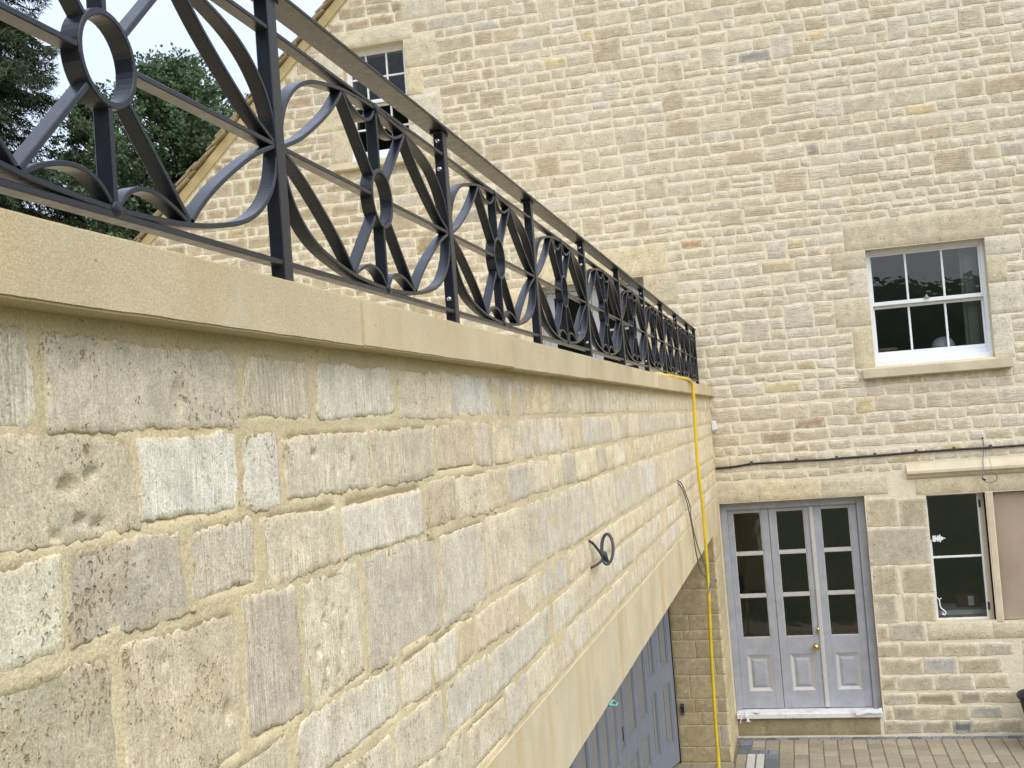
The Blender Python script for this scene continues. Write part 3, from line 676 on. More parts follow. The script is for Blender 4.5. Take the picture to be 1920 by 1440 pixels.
# wrought latch: cross-shaped finial on a plate
def prism(poly, y0, y1):
    b = MB(); n = len(poly); b.poly([(a, y0, c) for a, c in poly]); b.poly([(a, y1, c) for a, c in poly][::-1])
    for i in range(n):
        j = (i+1) % n; b.poly([(poly[i][0], y0, poly[i][1]), (poly[j][0], y0, poly[j][1]), (poly[j][0], y1, poly[j][1]), (poly[i][0], y1, poly[i][1])])
    return b
lz, lx = 1.812, 1.955
half = [(0,.028),(.03,.028),(.03,.016),(.042,.012),(.038,.026),(.048,.03),(.052,.02),(.062,.034),(.072,.036),(.072,.024),(.066,.014),(.08,.018),(.09,.014),(.092,.006),(.108,.004),(.118,0)]
poly = [(lx+a, lz+c) for a, c in half]+[(lx+a, lz-c) for a, c in half[::-1][1:]]
prism(poly, yc-.012, yc-.002).build('latch', M_WHITE, cf)
cu = [Vector((1.965, yc-.008, 1.25)), Vector((1.968, yc-.01, 1.20)), Vector((1.975, yc-.012, 1.165)), Vector((2.0, yc-.012, 1.14)), Vector((2.012, yc-.012, 1.115)), Vector((2.0, yc-.012, 1.10)), Vector((1.985, yc-.012, 1.108)), Vector((1.988, yc-.012, 1.122))]
b = MB(); b.tube(catmull(cu, 5), .006, 8); b.tube(catmull([Vector((1.95, yc-.008, 1.262)), Vector((1.962, yc-.01, 1.245)), Vector((1.985, yc-.01, 1.255))], 4), .005, 6); b.build('stay', M_WHITE, cf, True)
for zz in (1.17, 2.12): 
    b = MB(); b.cbox(x1-.05, x1-.03, yc-.012, yc+.0, zz-.035, zz+.035, .002); b.tube([(x1-.044, yc-.012, zz-.035), (x1-.044, yc-.012, zz+.035)], .006, 8); b.build('hinge', M_DGREY, cf)
pb_ = MB(); pb_.cbox(2.507, 3.018, .05, .068, 1.045, 2.222, .002); ply = pb_.build('board', M_PLY, house); ply['label'] = 'brown plywood board filling the right light'
prof = [(-.0, 2.535), (-.02, 2.515), (-.06, 2.464), (-.06, 2.440), (-.034, 2.420), (-.024, 2.402), (-.008, 2.388)]
b = MB()
for xa, xb in ((1.768, 2.50), (2.503, 3.6)):
    for i in range(len(prof)-1): b.poly([(xa, prof[i][0], prof[i][1]), (xb, prof[i][0], prof[i][1]), (xb, prof[i+1][0], prof[i+1][1]), (xa, prof[i+1][0], prof[i+1][1])])
    b.poly([(xa, a, c) for a, c in prof]+[(xa, .0, 2.388)]); b.poly([(xb, a, c) for a, c in prof]+[(xb, .0, 2.388)])
b.build('hood_mould', M_ASH, house)
# inside the casement: pale reveal, sill, box with a paper tag
MB().box(1.93, 2.6, .36, .75, 1.0, 1.09).build('inner_sill', M_WHITE, house)
bx = empty('cardboard_box', (2.27, .55, 1.09), label='dark box with a white paper tag on the sill inside the casement', cat='box')
MB().cbox(-.1, .1, -.06, .06, 0, .13, .004).build('carton', paint('brown_card', lin(96,66,48,.6), .8), bx); MB().box(.0, .05, -.065, -.061, .02, .11).build('paper_tag', M_WPLAST, bx)
# ---- terrace doors
x0, x1, z0, z1 = OPEN['tdoor']; YT = .12
b = MB(); b.cbox(x0, x0+.055, YT-.02, YT+.1, z0, z1, .004); b.cbox(x1-.055, x1, YT-.02, YT+.1, z0, z1, .004); b.cbox(x0+.055, x1-.055, YT-.02, YT+.1, z1-.06, z1, .004); tfr = b.build('terrace_door_frame', M_LILAC, house)
for xa, xb in ((x0+.057, -1.105), (-1.10, x1-.057)):
    b = MB(); s_ = .075; b.cbox(xa, xa+s_, YT, YT+.045, z0+.02, z1-.064, .003); b.cbox(xb-s_, xb, YT, YT+.045, z0+.02, z1-.064, .003); b.cbox(xa+s_, xb-s_, YT+.001, YT+.045, z1-.115, z1-.064, .003); b.cbox(xa+s_, xb-s_, YT+.001, YT+.045, z0+.02, z0+.25, .003)
    lf = b.build('door_leaf', M_LILAC, house); zs = [z0+.25, 3.35, 3.70, 4.062, z1-.115]
    for zz in zs[1:-1]: MB().cbox(xa+s_, xb-s_, YT+.006, YT+.04, zz-.011, zz+.011, .003).build('glazing_bar', M_LILAC, lf)
    for i in range(len(zs)-1): pane(xa+s_, xb-s_, zs[i], zs[i+1], YT+.022, lf)

# ================================================================== TERRACE WALL with garage opening, coping
tw = empty('terrace_wall', (0, -6, 0), label='long sawn-stone terrace wall with coping over a garage opening', cat='wall')
def child(o): o.parent = tw; o.matrix_parent_inverse = Matrix.Translation((0, 6, 0)); return o
YN = -12.6
b = MB(); b.box(-.34, -.03, YN, -.005, 2.36, 3.304); b.box(-6.2, -.345, YN, -.005, 2.5, 2.72); child(b.build('wall_core', M_WMORT))
b = MB(); b.box(-.46, -.0005, -.7845, -.004, -.02, 2.046); b.box(-.46, -.006, YN, -9.2, -.02, 2.046); child(b.build('pier_core', M_WMORT))
ROWZ = [3.300, 3.172, 3.045, 2.927, 2.712, 2.598, 2.470, 2.346]
ROWY = [
 [-10.136,-9.684,-9.422,-9.01,-8.618,-8.262,-7.849,-7.458,-7.118,-6.831,-6.423,-5.954,-5.256,-4.377,-3.282,-2.327,-1.177],
 [-9.966,-9.699,-9.565,-9.174,-8.794,-8.453,-8.28,-8.033,-7.728,-7.235,-6.949,-6.572,-6.229,-5.974,-5.713,-5.319,-4.67,-3.381,-3.042,-2.117,-1.312],
 [-10.122,-9.863,-9.659,-9.348,-8.883,-8.645,-8.36,-8.15,-7.884,-7.599,-7.38,-7.134,-6.671,-6.428,-6.22,-5.872,-5.556,-5.332,-5.092,-4.203,-3.377,-2.329,-1.439],
 [-10.031,-9.732,-9.531,-9.265,-8.81,-8.428,-7.988,-7.299,-7.053,-6.833,-6.247,-5.487,-5.211,-4.813,-4.403,-4.109,-3.514,-2.257],
 [-9.588,-9.105,-8.899,-8.725,-8.573,-8.111,-7.821,-7.437,-6.932,-6.452,-6.099,-5.448],
 [-9.165,-8.842,-8.484,-7.871,-7.702,-7.334,-7.047,-6.457,-6.231],
 [-8.711,-8.345,-8.104,-7.755,-7.555,-7.098,-6.569,-6.064,-5.793,-4.973]]
ROWC = [
 [(190,186,164),(170,160,142),(186,174,150),(210,203,186),(206,192,166),(200,198,192),(188,176,156),(216,190,146),(190,175,152),(208,194,164),(188,174,152)],
 [(174,162,134),(216,213,202),(212,206,194),(192,182,158),(188,176,150),(182,160,128),(198,182,160),(204,186,152),(196,182,162),(204,194,176),(206,176,142),(196,190,180),(186,172,160),(222,206,174),(178,168,146),(218,202,168),(186,174,158)],
 [(200,196,170),(150,141,124),(180,170,150),(196,184,156),(208,200,184),(174,154,122),(208,194,164),(188,168,132),(172,165,154),(206,194,168),(220,202,160),(166,158,146),(214,196,156),(168,156,138),(216,192,150),(218,206,180),(214,184,140)],
 [(152,144,116),(182,166,134),(172,160,142),(204,193,164),(180,170,152),(190,181,164),(204,190,162),(186,176,158),(194,186,172),(206,196,176),(212,200,174),(190,182,166),(196,186,168),(206,204,196),(190,176,152),(216,198,160)],
 [(182,170,144),(202,195,176),(208,194,170),(210,204,182),(192,168,128),(208,180,150),(204,193,170),(176,171,164),(204,188,160),(206,196,174),(214,200,166)],
 [(196,184,160),(188,176,154),(192,186,172),(190,184,170),(178,172,160),(206,198,176),(202,186,156),(196,184,162)],
 [(200,188,160),(196,184,158),(190,182,166),(206,194,166),(194,180,152),(206,196,176),(208,188,154),(204,192,166)]]
GEN = [(206,192,162),(198,186,162),(190,180,162),(212,200,172),(214,190,150),(200,178,146),(206,202,190),(182,172,154),(216,204,180)]
hol = {(3,3): [(-9.44,2.845,.008,.014,1.2),(-9.47,2.80,.014,.012,.6),(-9.40,2.86,.004,.012,1.),(-9.425,2.87,.006,.012,.8),(-9.44,2.77,.006,.010,1.6),(-9.37,2.80,.012,.012,2.6),(-9.345,2.84,.007,.01,1.),(-9.455,2.735,.008,.01,2.4),(-9.33,2.79,.005,.01,1.),(-9.40,2.745,.006,.01,2.)],
       (1,0): [(-10.08,3.075,.012,.016,.7),(-10.10,3.115,.026,.014,.35),(-10.06,3.125,.016,.014,.4),(-10.13,3.06,.01,.014,.6),(-10.05,3.068,.014,.01,.35)],
       (0,1): [(-9.86,3.215,.012,.008,2.2),(-10.06,3.205,.007,.008,.6)], (1,3): [(-9.44,3.125,.014,.014,.5),(-9.27,3.10,.008,.014,1.4),(-9.275,3.085,.006,.014,1.2)],
       (3,1): [(-9.78,2.782,.012,.014,1.6),(-9.93,2.885,.006,.01,1.4),(-9.82,2.79,.006,.008,1.)], (2,2): [(-9.735,2.945,.012,.012,.6)]}
NEAR = [[] for _ in range(7)]
for r in range(7):
    zt, zb = ROWZ[r], ROWZ[r+1]; ys = list(ROWY[r])
    y = ys[-1]
    while y < -.35: y += random.uniform(.16, .42); ys.append(min(y, -.012))
    if ys[-1] < -.012: ys[-1] = -.012
    pre = []; y = ys[0]
    while y > YN+.2: y -= random.uniform(.22, .45); pre.append(max(y, YN))
    n_pre = len(pre); ys = pre[::-1]+ys
    for i in range(len(ys)-1):
        ya, yb = ys[i], ys[i+1]; k = i-(n_pre-1); ci = k if n_pre else k
        # index 0 of the colour list is the stone that ends at the first traced joint
        ci = i-n_pre+1
        col = ROWC[r][ci] if 0 <= ci < len(ROWC[r]) else random.choice(GEN)
        near = ya; cell = .0065 if -10.5 < yb and ya < -9.2 and yb < -8.6 else (.012 if ya < -8. else (.02 if ya < -6 else .03))
        if yb < -10.45: cell = .05
        gy = random.uniform(.004, .009) if ya < -8.6 else random.uniform(.002, .005)
        gz = random.uniform(.003, .012) if ya < -8.6 else random.uniform(.004, .008); gz2 = random.uniform(.003, .012) if ya < -8.6 else random.uniform(.004, .008)
        if -10.6 < ya and yb < -8.2: NEAR[r].append((ya+gy, yb-gy))
        rag = .006 if ya < -8.5 else .0035
        V, F = stone_geo(ya+gy, yb-gy, zb+gz, zt-(gz2 if r else .016), cell, random.uniform(.0012,.0028), rag, random.choice((.005,.008,.012,.024)), .0016 if ya < -8.5 else .001, r*100+i, jit=.008 if ya < -8.3 else .005, edge=.004, holes=hol.get((r, ci), ()), back=.018, rag_hi=.45, smear=.008)
        al = random.choice((.5, .9, 1., 1.)) if (r, ci) not in ((0,1),(2,1),(1,0)) else .35
        child(stone_obj('stone', V, F, 'wall', jt(lin(*[c_*.55+m_*.45+9 for c_, m_ in zip(col, (224,209,179))], 1.12), .03, al), M_WSTONE, None))
ygrid = [YN+.06*k_ for k_ in range(int((-10.5-YN)/.06)+1)]+[-10.5+.011*k_ for k_ in range(1, 210)]
y = ygrid[-1]
while y < 0: y += .04; ygrid.append(min(y, 0.))
b = MB(); nz_ = 88; nyg = len(ygrid)
for j in range(nz_+1):
    zz = 2.335+(3.312-2.335)*j/nz_
    rw = next((k_ for k_ in range(7) if ROWZ[k_+1]+.02 < zz < ROWZ[k_]-(.02 if k_ else .032)), None)
    for y in ygrid:
        dx = .001+.0018*noise.noise(Vector((y*16, zz*16, 0)))+.0013*noise.noise(Vector((y*50, zz*50, 3)))
        if rw is not None and any(a_+.02 < y < c_-.02 for a_, c_ in NEAR[rw]): dx -= .016
        b.v.append((dx, y, zz))
for j in range(nz_):
    for i in range(nyg-1): b.f.append((j*nyg+i, j*nyg+i+1, (j+1)*nyg+i+1, (j+1)*nyg+i))
child(b.build('mortar_bed', M_WMORT, None, True))
# small flint chips bedded in the mortar
for (y, zz, s_) in ((-9.855, 2.935, .007), (-8.87, 2.928, .007), (-8.30, 2.925, .007)):
    bm = bmesh.new(); bmesh.ops.create_icosphere(bm, subdivisions=2, radius=1)
    for v in bm.verts: k = 1+.55*noise.noise(v.co*2.2+Vector((y, 0, 0))); v.co = Vector((v.co.x*s_*.4*k+.003, v.co.y*s_*k+y, v.co.z*s_*.55*k+zz))
    child(MB().bm(bm).build('stone_chip', M_COPE, None, True)); bm.free()
# lintel over the garage
def rough_box(name, x0, x1, y0, y1, z0, z1, mat_, c=.004, n=1, amp=.0012):
    bm = bmesh.new(); bmesh.ops.create_cube(bm, size=1)
    for v in bm.verts: v.co = Vector(((x0+x1)/2+v.co.x*(x1-x0), (y0+y1)/2+v.co.y*(y1-y0), (z0+z1)/2+v.co.z*(z1-z0)))
    bmesh.ops.bevel(bm, geom=bm.edges[:], offset=c, segments=2, affect='EDGES')
    if n > 1: 
        le = [e for e in bm.edges if abs(e.verts[0].co.y-e.verts[1].co.y) > .2]; bmesh.ops.subdivide_edges(bm, edges=le, cuts=n, use_grid_fill=True)
    for v in bm.verts: v.co += Vector((noise.noise(v.co*13)+.6*noise.noise(v.co*70), 0, noise.noise(v.co*13+Vector((5,5,5)))+.8*noise.noise(v.co*70+Vector((5,5,5)))))*amp
    b = MB().bm(bm); bm.free(); return b.build(name, mat_, None, False)
child(rough_box('lintel', -.34, .004, -9.6, -.006, 2.051, 2.341, M_LINT, .005, 240, .0010))
# coping stones
ce = [-12.7,-11.55,-10.43,-9.293,-8.163,-7.02,-5.75,-4.62,-3.5,-2.35,-1.2,-.006]
for i in range(len(ce)-1):
    o = child(rough_box('coping_stone', -.30, .049+random.uniform(-.0015,.0015), ce[i]+.002, ce[i+1]-.002, 3.307+random.uniform(-.002,.002), 3.396+random.uniform(-.0015,.0015), M_COPE, .003, 70, .0008))
# pier at the far end of the opening: face towards the yard
PZ = [.0,.14,.335,.45,.573,.785,.936,1.10,1.19,1.33,1.56,1.80,2.045]; PX = [[-.11],[-.089],[-.25],[-.30,-.091],[-.331],[-.086],[-.253],[-.356],[-.296],[],[-.298],[-.2]]
pcol = [(190,172,134),(194,176,138),(198,180,140),(186,170,136),(192,174,136),(198,182,146)]  # reveal face tints, darkened to carry the shade of the recess
for i in range(12):
    xs = [-.458]+PX[i]+[-.006]
    for k in range(len(xs)-1):
        V, F = stone_geo(xs[k]+.0025, xs[k+1]-.0025, PZ[i]+.0025, PZ[i+1]-.0025, .03, .002, .002, .005, .001, 3000+i*10+k, edge=.008)
        c = lin(200,190,172,.8) if (i, k) == (1, 1) else lin(*random.choice(pcol), .84)
        child(stone_obj('pier_stone', V, F, 'pier', jt(c, .06, .3), M_WSTONE, None))
    for (ya, yb) in ((-.79, -.012),):
        V, F = stone_geo(ya+.002, yb, PZ[i]+.0025, PZ[i+1]-.0025, .05, .002, .002, .005, .0015, 4000+i, edge=.006)
        child(stone_obj('pier_stone', V, F, 'wall', jt(lin(222,206,164,.84), .05, .3), M_WSTONE, None))  # outer face: paler tint, painted as the lit side of the pier
lat = empty('gate_latch', (-.41, -.80, .435), label='small black latch plate on the pier beside the garage door', cat='latch')
MB().cbox(-.014, .014, -.012, .012, 0, .1, .003).build('plate', M_BLACK, lat)
for zz in (.015, .085): MB().lathe([(0,.004),(.006,.003),(.007,0)], Matrix.Translation((0,-.0125,zz)) @ Matrix.Rotation(R_(90), 4, 'X'), 8).build('screw', M_ZINC, lat)

# ================================================================== GARAGE DOORS (leaves run round a gentle curve)
gd = empty('garage_door', (-.6, -3, 0), label='grey panelled garage doors folding along a curve under the lintel', cat='garage door')
pts = [(-.468,-.805),(-.561,-1.178),(-.613,-1.470),(-.648,-1.919),(-.669,-2.431)]
d0 = Vector((.03,-.46)); p_ = Vector(pts[-1])
for k in range(14): p_ = p_+Vector((.02 if k < 4 else 0, -.47)); pts.append(tuple(p_))
for i in range(len(pts)-1):
    A, B = Vector(pts[i]), Vector(pts[i+1]); L_ = (B-A).length; ang = math.atan2(-(B-A).x, (B-A).y)   # local +Y runs along leaf
    zr0, zr1 = (.765, .912) if i < 2 else (.485, .64)
    M_ = Matrix.Translation((A.x, A.y, 0)) @ Matrix.Rotation(ang, 4, 'Z')
    st_ = .07 if i else .09; sgn = 1
    def q(b): 
        b.v = [tuple(M_ @ Vector(v)) for v in b.v]; return b
    # in local frame outward (+x world) is local +x when the leaf runs to -Y: flip
    o_ = -1
    b = MB(); f0, f1 = (-.0, -.042)
    xo = lambda a, c: (min(o_*a, o_*c), max(o_*a, o_*c))
    X0, X1 = xo(-.0, .042)
    X0, X1 = -.042, .0
    # local y is along the leaf from A; world outward normal:
    nrm = (M_.to_3x3() @ Vector((1,0,0))); flip = nrm.x < 0
    if flip: X0, X1 = .0, .042
    fx = 0. 
    face = X1 if not flip else X0
    s = 1 if not flip else -1
    def bx(b, y0, y1, z0, z1, d0, d1):
        a, c = face+s*d0, face+s*d1; b.cbox(min(a,c), max(a,c), y0, y1, z0, z1, .003)
    bx(b, .003, st_, .02, 2.04, -.04, 0); bx(b, L_-st_, L_-.003, .02, 2.04, -.04, 0)
    for (z0, z1) in ((.02, .21), (zr0, zr1), (1.95, 2.04)): bx(b, st_, L_-st_, z0, z1, -.04, -.001)
    lf = q(b).build('door_leaf', M_GARAGE, None); lf.parent = gd; lf.matrix_parent_inverse = Matrix.Translation((.6, 3, 0))
    for (z0, z1) in ((.21, zr0), (zr1, 1.95)):
        b = MB(); bx(b, st_, L_-st_, z0, z1, -.03, -.018); bx(b, st_+.05, L_-st_-.05, z0+.05, z1-.05, -.02, -.010); pn = q(b).build('panel', M_GPANEL, lf)
        b = MB()
        for (a, c, e, h_) in ((st_, st_+.016, z0, z1), (L_-st_-.016, L_-st_, z0, z1), (st_+.016, L_-st_-.016, z0, z0+.016), (st_+.016, L_-st_-.016, z1-.016, z1)): bx(b, a, c, e, h_, -.02, -.006)
        q(b).build('panel_moulding', M_GARAGE, lf)
    if i == 4:
        b = MB(); bx(b, L_*.42, L_*.46, .72, .83, -.004, .002); q(b).build('letter_slot', M_DARK, lf)
MB().box(-2., -1.9, -9.2, -.8, 0, 2.04).build('back_board', M_DARK, gd).matrix_parent_inverse = Matrix.Translation((.6, 3, 0))
tws = empty('green_twine', (.004, -6.86, 2.05), label='scrap of pale green twine hanging from the lintel edge', cat='twine')
MB().tube(catmull([(.0,0,.002),(.012,.02,-.004),(.016,.06,-.016),(.014,.11,-.02),(.01,.14,-.03)], 5), .006, 6).build('strand', M_GREEN, tws, True)
MB().tube(catmull([(.002,.0,.0),(.014,.03,.012),(.018,.06,-.005)], 5), .004, 6).build('strand', M_GREEN, tws, True)

# ================================================================== RAILING
RX0, RX1, ZN = -.108, -.080, 3.686
rl = empty('metal_railing', (-.095, -6, 3.396), label='dark grey flat-bar railing with ring and petal pattern on the coping', cat='railing')
rinv = Matrix.Translation((.095, 6, -3.396))
def rch(o): o.parent = rl; o.matrix_parent_inverse = rinv; return o
def bar_mesh(name, path, th, x0=RX0, x1=RX1, closed=False, c=.0014):
    """flat bar following a path in the (y,z) plane, chamfered section"""
    P = [Vector((a, b_)) for a, b_ in path]; n = len(P); V = []; F = []
    prof = [(-th/2+c, x0), (th/2-c, x0), (th/2, x0+c), (th/2, x1-c), (th/2-c, x1), (-th/2+c, x1), (-th/2, x1-c), (-th/2, x0+c)]
    for i in range(n):
        a, b_ = (P[(i-1) % n], P[(i+1) % n]) if closed else (P[max(i-1,0)], P[min(i+1,n-1)])
        t_ = (b_-a).normalized(); nn = Vector((-t_.y, t_.x))
        for o_, xx in prof: q = P[i]+nn*o_; V.append((xx, q.x, q.y))
    m_ = n if closed else n-1
    for i in range(m_):
        for k in range(8): F.append((i*8+k, i*8+(k+1)%8, ((i+1)%n)*8+(k+1)%8, ((i+1)%n)*8+k))
    if not closed: F.append(tuple(range(8))[::-1]); F.append(tuple((n-1)*8+k for k in range(8)))
    me = bpy.data.meshes.new(name); me.from_pydata(V, [], F); bm = bmesh.new(); bm.from_mesh(me); bmesh.ops.recalc_face_normals(bm, faces=bm.faces); bm.to_mesh(me); bm.free()
    me.materials.append(M_RAIL); return me
OUT = [(-.522,.0),(-.519,.02),(-.507,.06),(-.480,.100),(-.432,.138),(-.367,.166),(-.272,.187),(-.185,.199),(-.09,.205),(0,.208)]
INN = [(-.522,.0),(-.500,.009),(-.431,.038),(-.355,.080),(-.282,.126),(-.232,.164),(-.204,.190)]
SCA = [(-.192,.196),(-.160,.181),(-.115,.168),(-.070,.166),(-.034,.178),(-.008,.202)]
def c2(pts, n=6): return [(v.x, v.y) for v in catmull([Vector((a, b_, 0)) for a, b_ in pts], n)]
def bay(W):
    k = W/1.0645; it = []
    sc = lambda p, sy, sz: [(a*sy*k, b_*sz) for a, b_ in p]
    for sy in (1, -1):
        for sz in (1, -1):
            it.append(('petal_outer', bar_mesh('petal_outer', sc(c2(OUT), sy, sz), .0085)))
            it.append(('petal_inner', bar_mesh('petal_inner', sc(c2(INN), sy, sz), .0085, RX0+.0006, RX1-.0006)))
            it.append(('scallop', bar_mesh('scallop', sc(c2(SCA), sy, sz), .0075, RX0+.001, RX1-.001)))
            it.append(('spoke', bar_mesh('spoke', sc([(-.045,.046),(-.196,.192)], sy, sz), .0095, RX0+.0012, RX1-.0012)))
    R0 = .0635
    it.append(('ring', bar_mesh('ring', [(R0*k*math.cos(2*math.pi*i/40), R0*math.sin(2*math.pi*i/40)) for i in range(40)], .0095, RX0-.001, RX1+.001, True)))
    for s in (1, -1):
        it.append(('spoke', bar_mesh('spoke', sc([(-.523,0),(-.066,0)], s, 1), .0095, RX0+.0008, RX1-.0008)))
        it.append(('spoke', bar_mesh('spoke', [(0, .066*s), (0, .206*s)], .0095, RX0+.0008, RX1-.0008)))
    for s in (1, -1):     # weld beads where pattern meets the rails
        bm = bmesh.new(); bmesh.ops.create_icosphere(bm, subdivisions=2, radius=1)
        for v in bm.verts: kk = 1+.25*noise.noise(v.co*3); v.co = Vector((RX1-.001+v.co.x*.005*kk, v.co.y*.015*kk, v.co.z*.012*kk+.208*s))
        me = MB().bm(bm).mesh('weld', M_RAIL); bm.free(); me.shade_smooth(); it.append(('weld', me))
    return it
PN = [-12.503+1.0645*k for k in range(12)]; PEND = -.05     # post centres
full = bay(1.0645)
for k in range(len(PN)-1):
    for nm, me in full:
        o = bpy.data.objects.new(nm, me); C.objects.link(o); rch(o); o.location = (0, (PN[k]+PN[k+1])/2, ZN)
for nm, me in bay(PEND-PN[-1]):
    o = bpy.data.objects.new(nm, me); C.objects.link(o); rch(o); o.location = (0, (PEND+PN[-1])/2, ZN)
for k, y in enumerate(PN+[PEND]):
    dbl = k % 2 == 0
    wdt = .018 if k < len(PN) else .012
    o = rch(MB().cbox(RX0+.002, RX1+.002, y-wdt, y+wdt, 3.392, 3.964, .0018).build('post', M_RAIL))
    rch(MB().cbox(RX0-.004, RX1+.004, y-.03, y+.03, 3.958, 3.9665, .002).build('saddle', M_RAIL))
    if dbl and k < len(PN):
        for zz in (3.952-.012, 3.862, 3.505):
            b = MB(); M_ = Matrix.Translation(((RX0+RX1)/2+.001, y-.018, zz)) @ Matrix.Rotation(R_(90), 4, 'X')
            b.lathe([(.0,.0072),(.0035,.0068),(.0058,.005),(.0066,.002),(.0066,0),(.009,-.0002),(.009,-.001)], M_, 12); rch(b.build('bolt', M_ZINC, None, True))
def hb(name, z, th, x0, x1): return rch(MB().cbox(x0, x1, -12.75, -.03, z-th/2, z+th/2, .0018).build(name, M_RAIL))
hb('top_rail', 3.9015, .0095, RX0+.0005, RX1-.0004); hb('bottom_rail', 3.4705, .0105, RX0+.0005, RX1-.0004); hb('handrail', 3.971, .009, -.124, -.064)

# ================================================================== hose, cables, small things
hz = empty('yellow_hose', (.07, -2.63, 3.3), label='yellow hose draped over the coping and hanging down the wall', cat='hose')
HP = [(-.9,-5.0,2.74),(-.42,-4.75,3.30),(-.30,-4.62,3.39),(-.16,-4.42,3.409),(-.02,-4.05,3.4085),(.02,-3.75,3.4085),(.036,-3.1,3.4085),(.05,-2.78,3.407),(.066,-2.66,3.385),(.0715,-2.63,3.33),(.072,-2.63,3.27),(.062,-2.63,2.816),(.073,-2.63,2.419),(.068,-2.63,1.946),(.045,-2.62,1.319),(.032,-2.62,.538),(.05,-2.63,.10),(.09,-2.66,.02),(.2,-2.75,.014),(.5,-2.9,.014)]
b = MB(); b.tube(catmull([(x-.07, y+2.63, z-3.3) for x, y, z in HP], 10), .0125, 12); b.build('tube', M_YEL, hz, True)
cc = empty('cable_coil', (.0, -7.0, 2.71), label='grey cable loosely coiled and sticking out of the stone wall', cat='cable')
ring_ = []
for i in range(40):
    t_ = -2.2+i/39*2*math.pi*2.1; q_ = 1-.05*(i/39)
    ring_.append((.060+.023*q_*math.cos(t_), .05+.03*i/39+.02*math.sin(t_), -.050+.055*q_*math.sin(t_)))
b = MB(); b.tube(catmull([(-.01,-.005,-.004),(.012,.02,-.02),(.034,.05,-.062),(.046,.055,-.085)]+ring_, 3), .0052, 8); b.tube(catmull([ring_[-1],(.05,.06,-.062),(.046,.05,-.080),(.036,.03,-.094),(.016,.01,-.106),(-.005,0,-.112)], 5), .0052, 8)
b.tube(catmull([(.038,.04,-.07),(.047,.03,-.066),(.053,.04,-.078),(.05,.05,-.09),(.04,.05,-.08)], 4), .0052, 8); b.build('cable', M_DGREY, cc, True)
hc = empty('hanging_cable', (.0, -3.62, 2.72), label='pair of thin grey cables hanging beside the yellow hose', cat='cable')
def wpt(y, z, x=.02): return (x, y+3.62, z-2.72)
b = MB(); b.tube(catmull([wpt(-3.62,2.722,-.01), wpt(-3.55,2.69,.02), wpt(-3.25,2.58), wpt(-3.17,2.50,.03), wpt(-3.17,2.42,.03), wpt(-2.95,2.25,.03), wpt(-2.68,2.11,.03), wpt(-2.47,1.99,.04), wpt(-2.5,1.93,.05), wpt(-2.62,1.88,.085)], 6), .0045, 6)
b.tube(catmull([wpt(-3.62,2.716,-.01), wpt(-3.55,2.66,.02), wpt(-3.27,2.54,.02), wpt(-3.2,2.45,.025), wpt(-3.12,2.32,.03), wpt(-2.98,2.14,.03), wpt(-2.82,2.0,.035), wpt(-2.5,1.90,.06), wpt(-2.3,1.862,.09)], 6), .0045, 6); b.build('cable', M_GREY, hc, True)
MB().tube(catmull([wpt(-2.3,1.862,.09), wpt(-2.2,1.845,.09), wpt(-2.16,1.82,.09)], 5), .0035, 6).build('bare_core', M_BLUE, hc, True)
MB().tube(catmull([wpt(-2.62,1.88,.085), wpt(-2.75,1.872,.085), wpt(-2.86,1.84,.085)], 5), .0035, 6).build('bare_core', M_BLUE, hc, True)
bc = empty('black_wall_cable', (.0, -.012, 2.61), label='black cable clipped across the house front above the doors', cat='cable')
b = MB(); path = [(.01,2.606),(.2,2.612),(.355,2.628),(.6,2.628),(.78,2.627),(1.05,2.622),(1.2,2.627),(1.45,2.628),(1.6,2.630),(1.872,2.636),(2.203,2.637),(2.521,2.635),(2.809,2.637),(3.5,2.645)]
b.tube(catmull([(x, -.004+.003*math.sin(x*5), z-2.61) for x, z in path], 6), .0105, 8); b.build('cable', M_BLACK, bc, True)
for x, z in ((.355,2.633),(.78,2.633),(1.15,2.630),(1.50,2.634),(1.872,2.641),(2.203,2.642),(2.521,2.64),(2.85,2.642)): MB().cbox(x-.012, x+.012, -.019, .006, z-2.61-.014, z-2.61+.022, .004).build('clip', M_DGREY, bc)
lw = empty('looped_wire', (2.461, -.01, 2.724), label='thin grey wire hanging in a loop over the hood mould', cat='wire')
loop = [(0,.012,0),(.0,-.012,-.02),(-.006,-.012,-.12),(-.02,-.03,-.2),(-.03,-.085,-.27),(-.02,-.10,-.29)]+[(.015+.062*math.cos(t_), -.10, -.355+.05*math.sin(t_)+.0*t_) for t_ in [2.1-k*.45 for k in range(15)]]
MB().tube(catmull(loop, 5), .0042, 6).build('wire', M_GREY, lw, True)
MB().tube([(-.055,-.1,-.36),(-.03,-.105,-.375),(-.02,-.105,-.372)], .008, 6).build('taped_end', M_BLACK, lw, True)
MB().cbox(-.008, .008, -.004, .01, -.004, .01, .002).build('wall_plug', M_BLACK, lw)
sb = empty('white_sensor_box', (.03, -.012, 2.97), label='small white plastic box in the corner where the terrace wall meets the house', cat='box')
b = MB(); b.cbox(-.024, .022, -.045, .0, .012, .10, .005); b.build('case', M_WPLAST, sb)
prism([(-.022,-.004),(.006,.004),(.035,.028),(.022,.036),(.020,.05),(-.020,.05)], -.03, -.004).build('bracket', M_WPLAST, sb)
tb = empty('black_tub', (2.75, -.42, 0), label='black rubber builders tub at the right edge by the house wall', cat='tub')
b = MB(); Ms = Matrix.Identity(4)
b.lathe([(.0,.012),(.15,.012),(.165,.03),(.20,.25),(.235,.44),(.252,.47),(.262,.475),(.268,.462),(.262,.445),(.248,.435),(.212,.25),(.175,.02),(.16,.0),(.0,.0)], Ms, 36); b.build('body', M_RUBBER, tb, True)
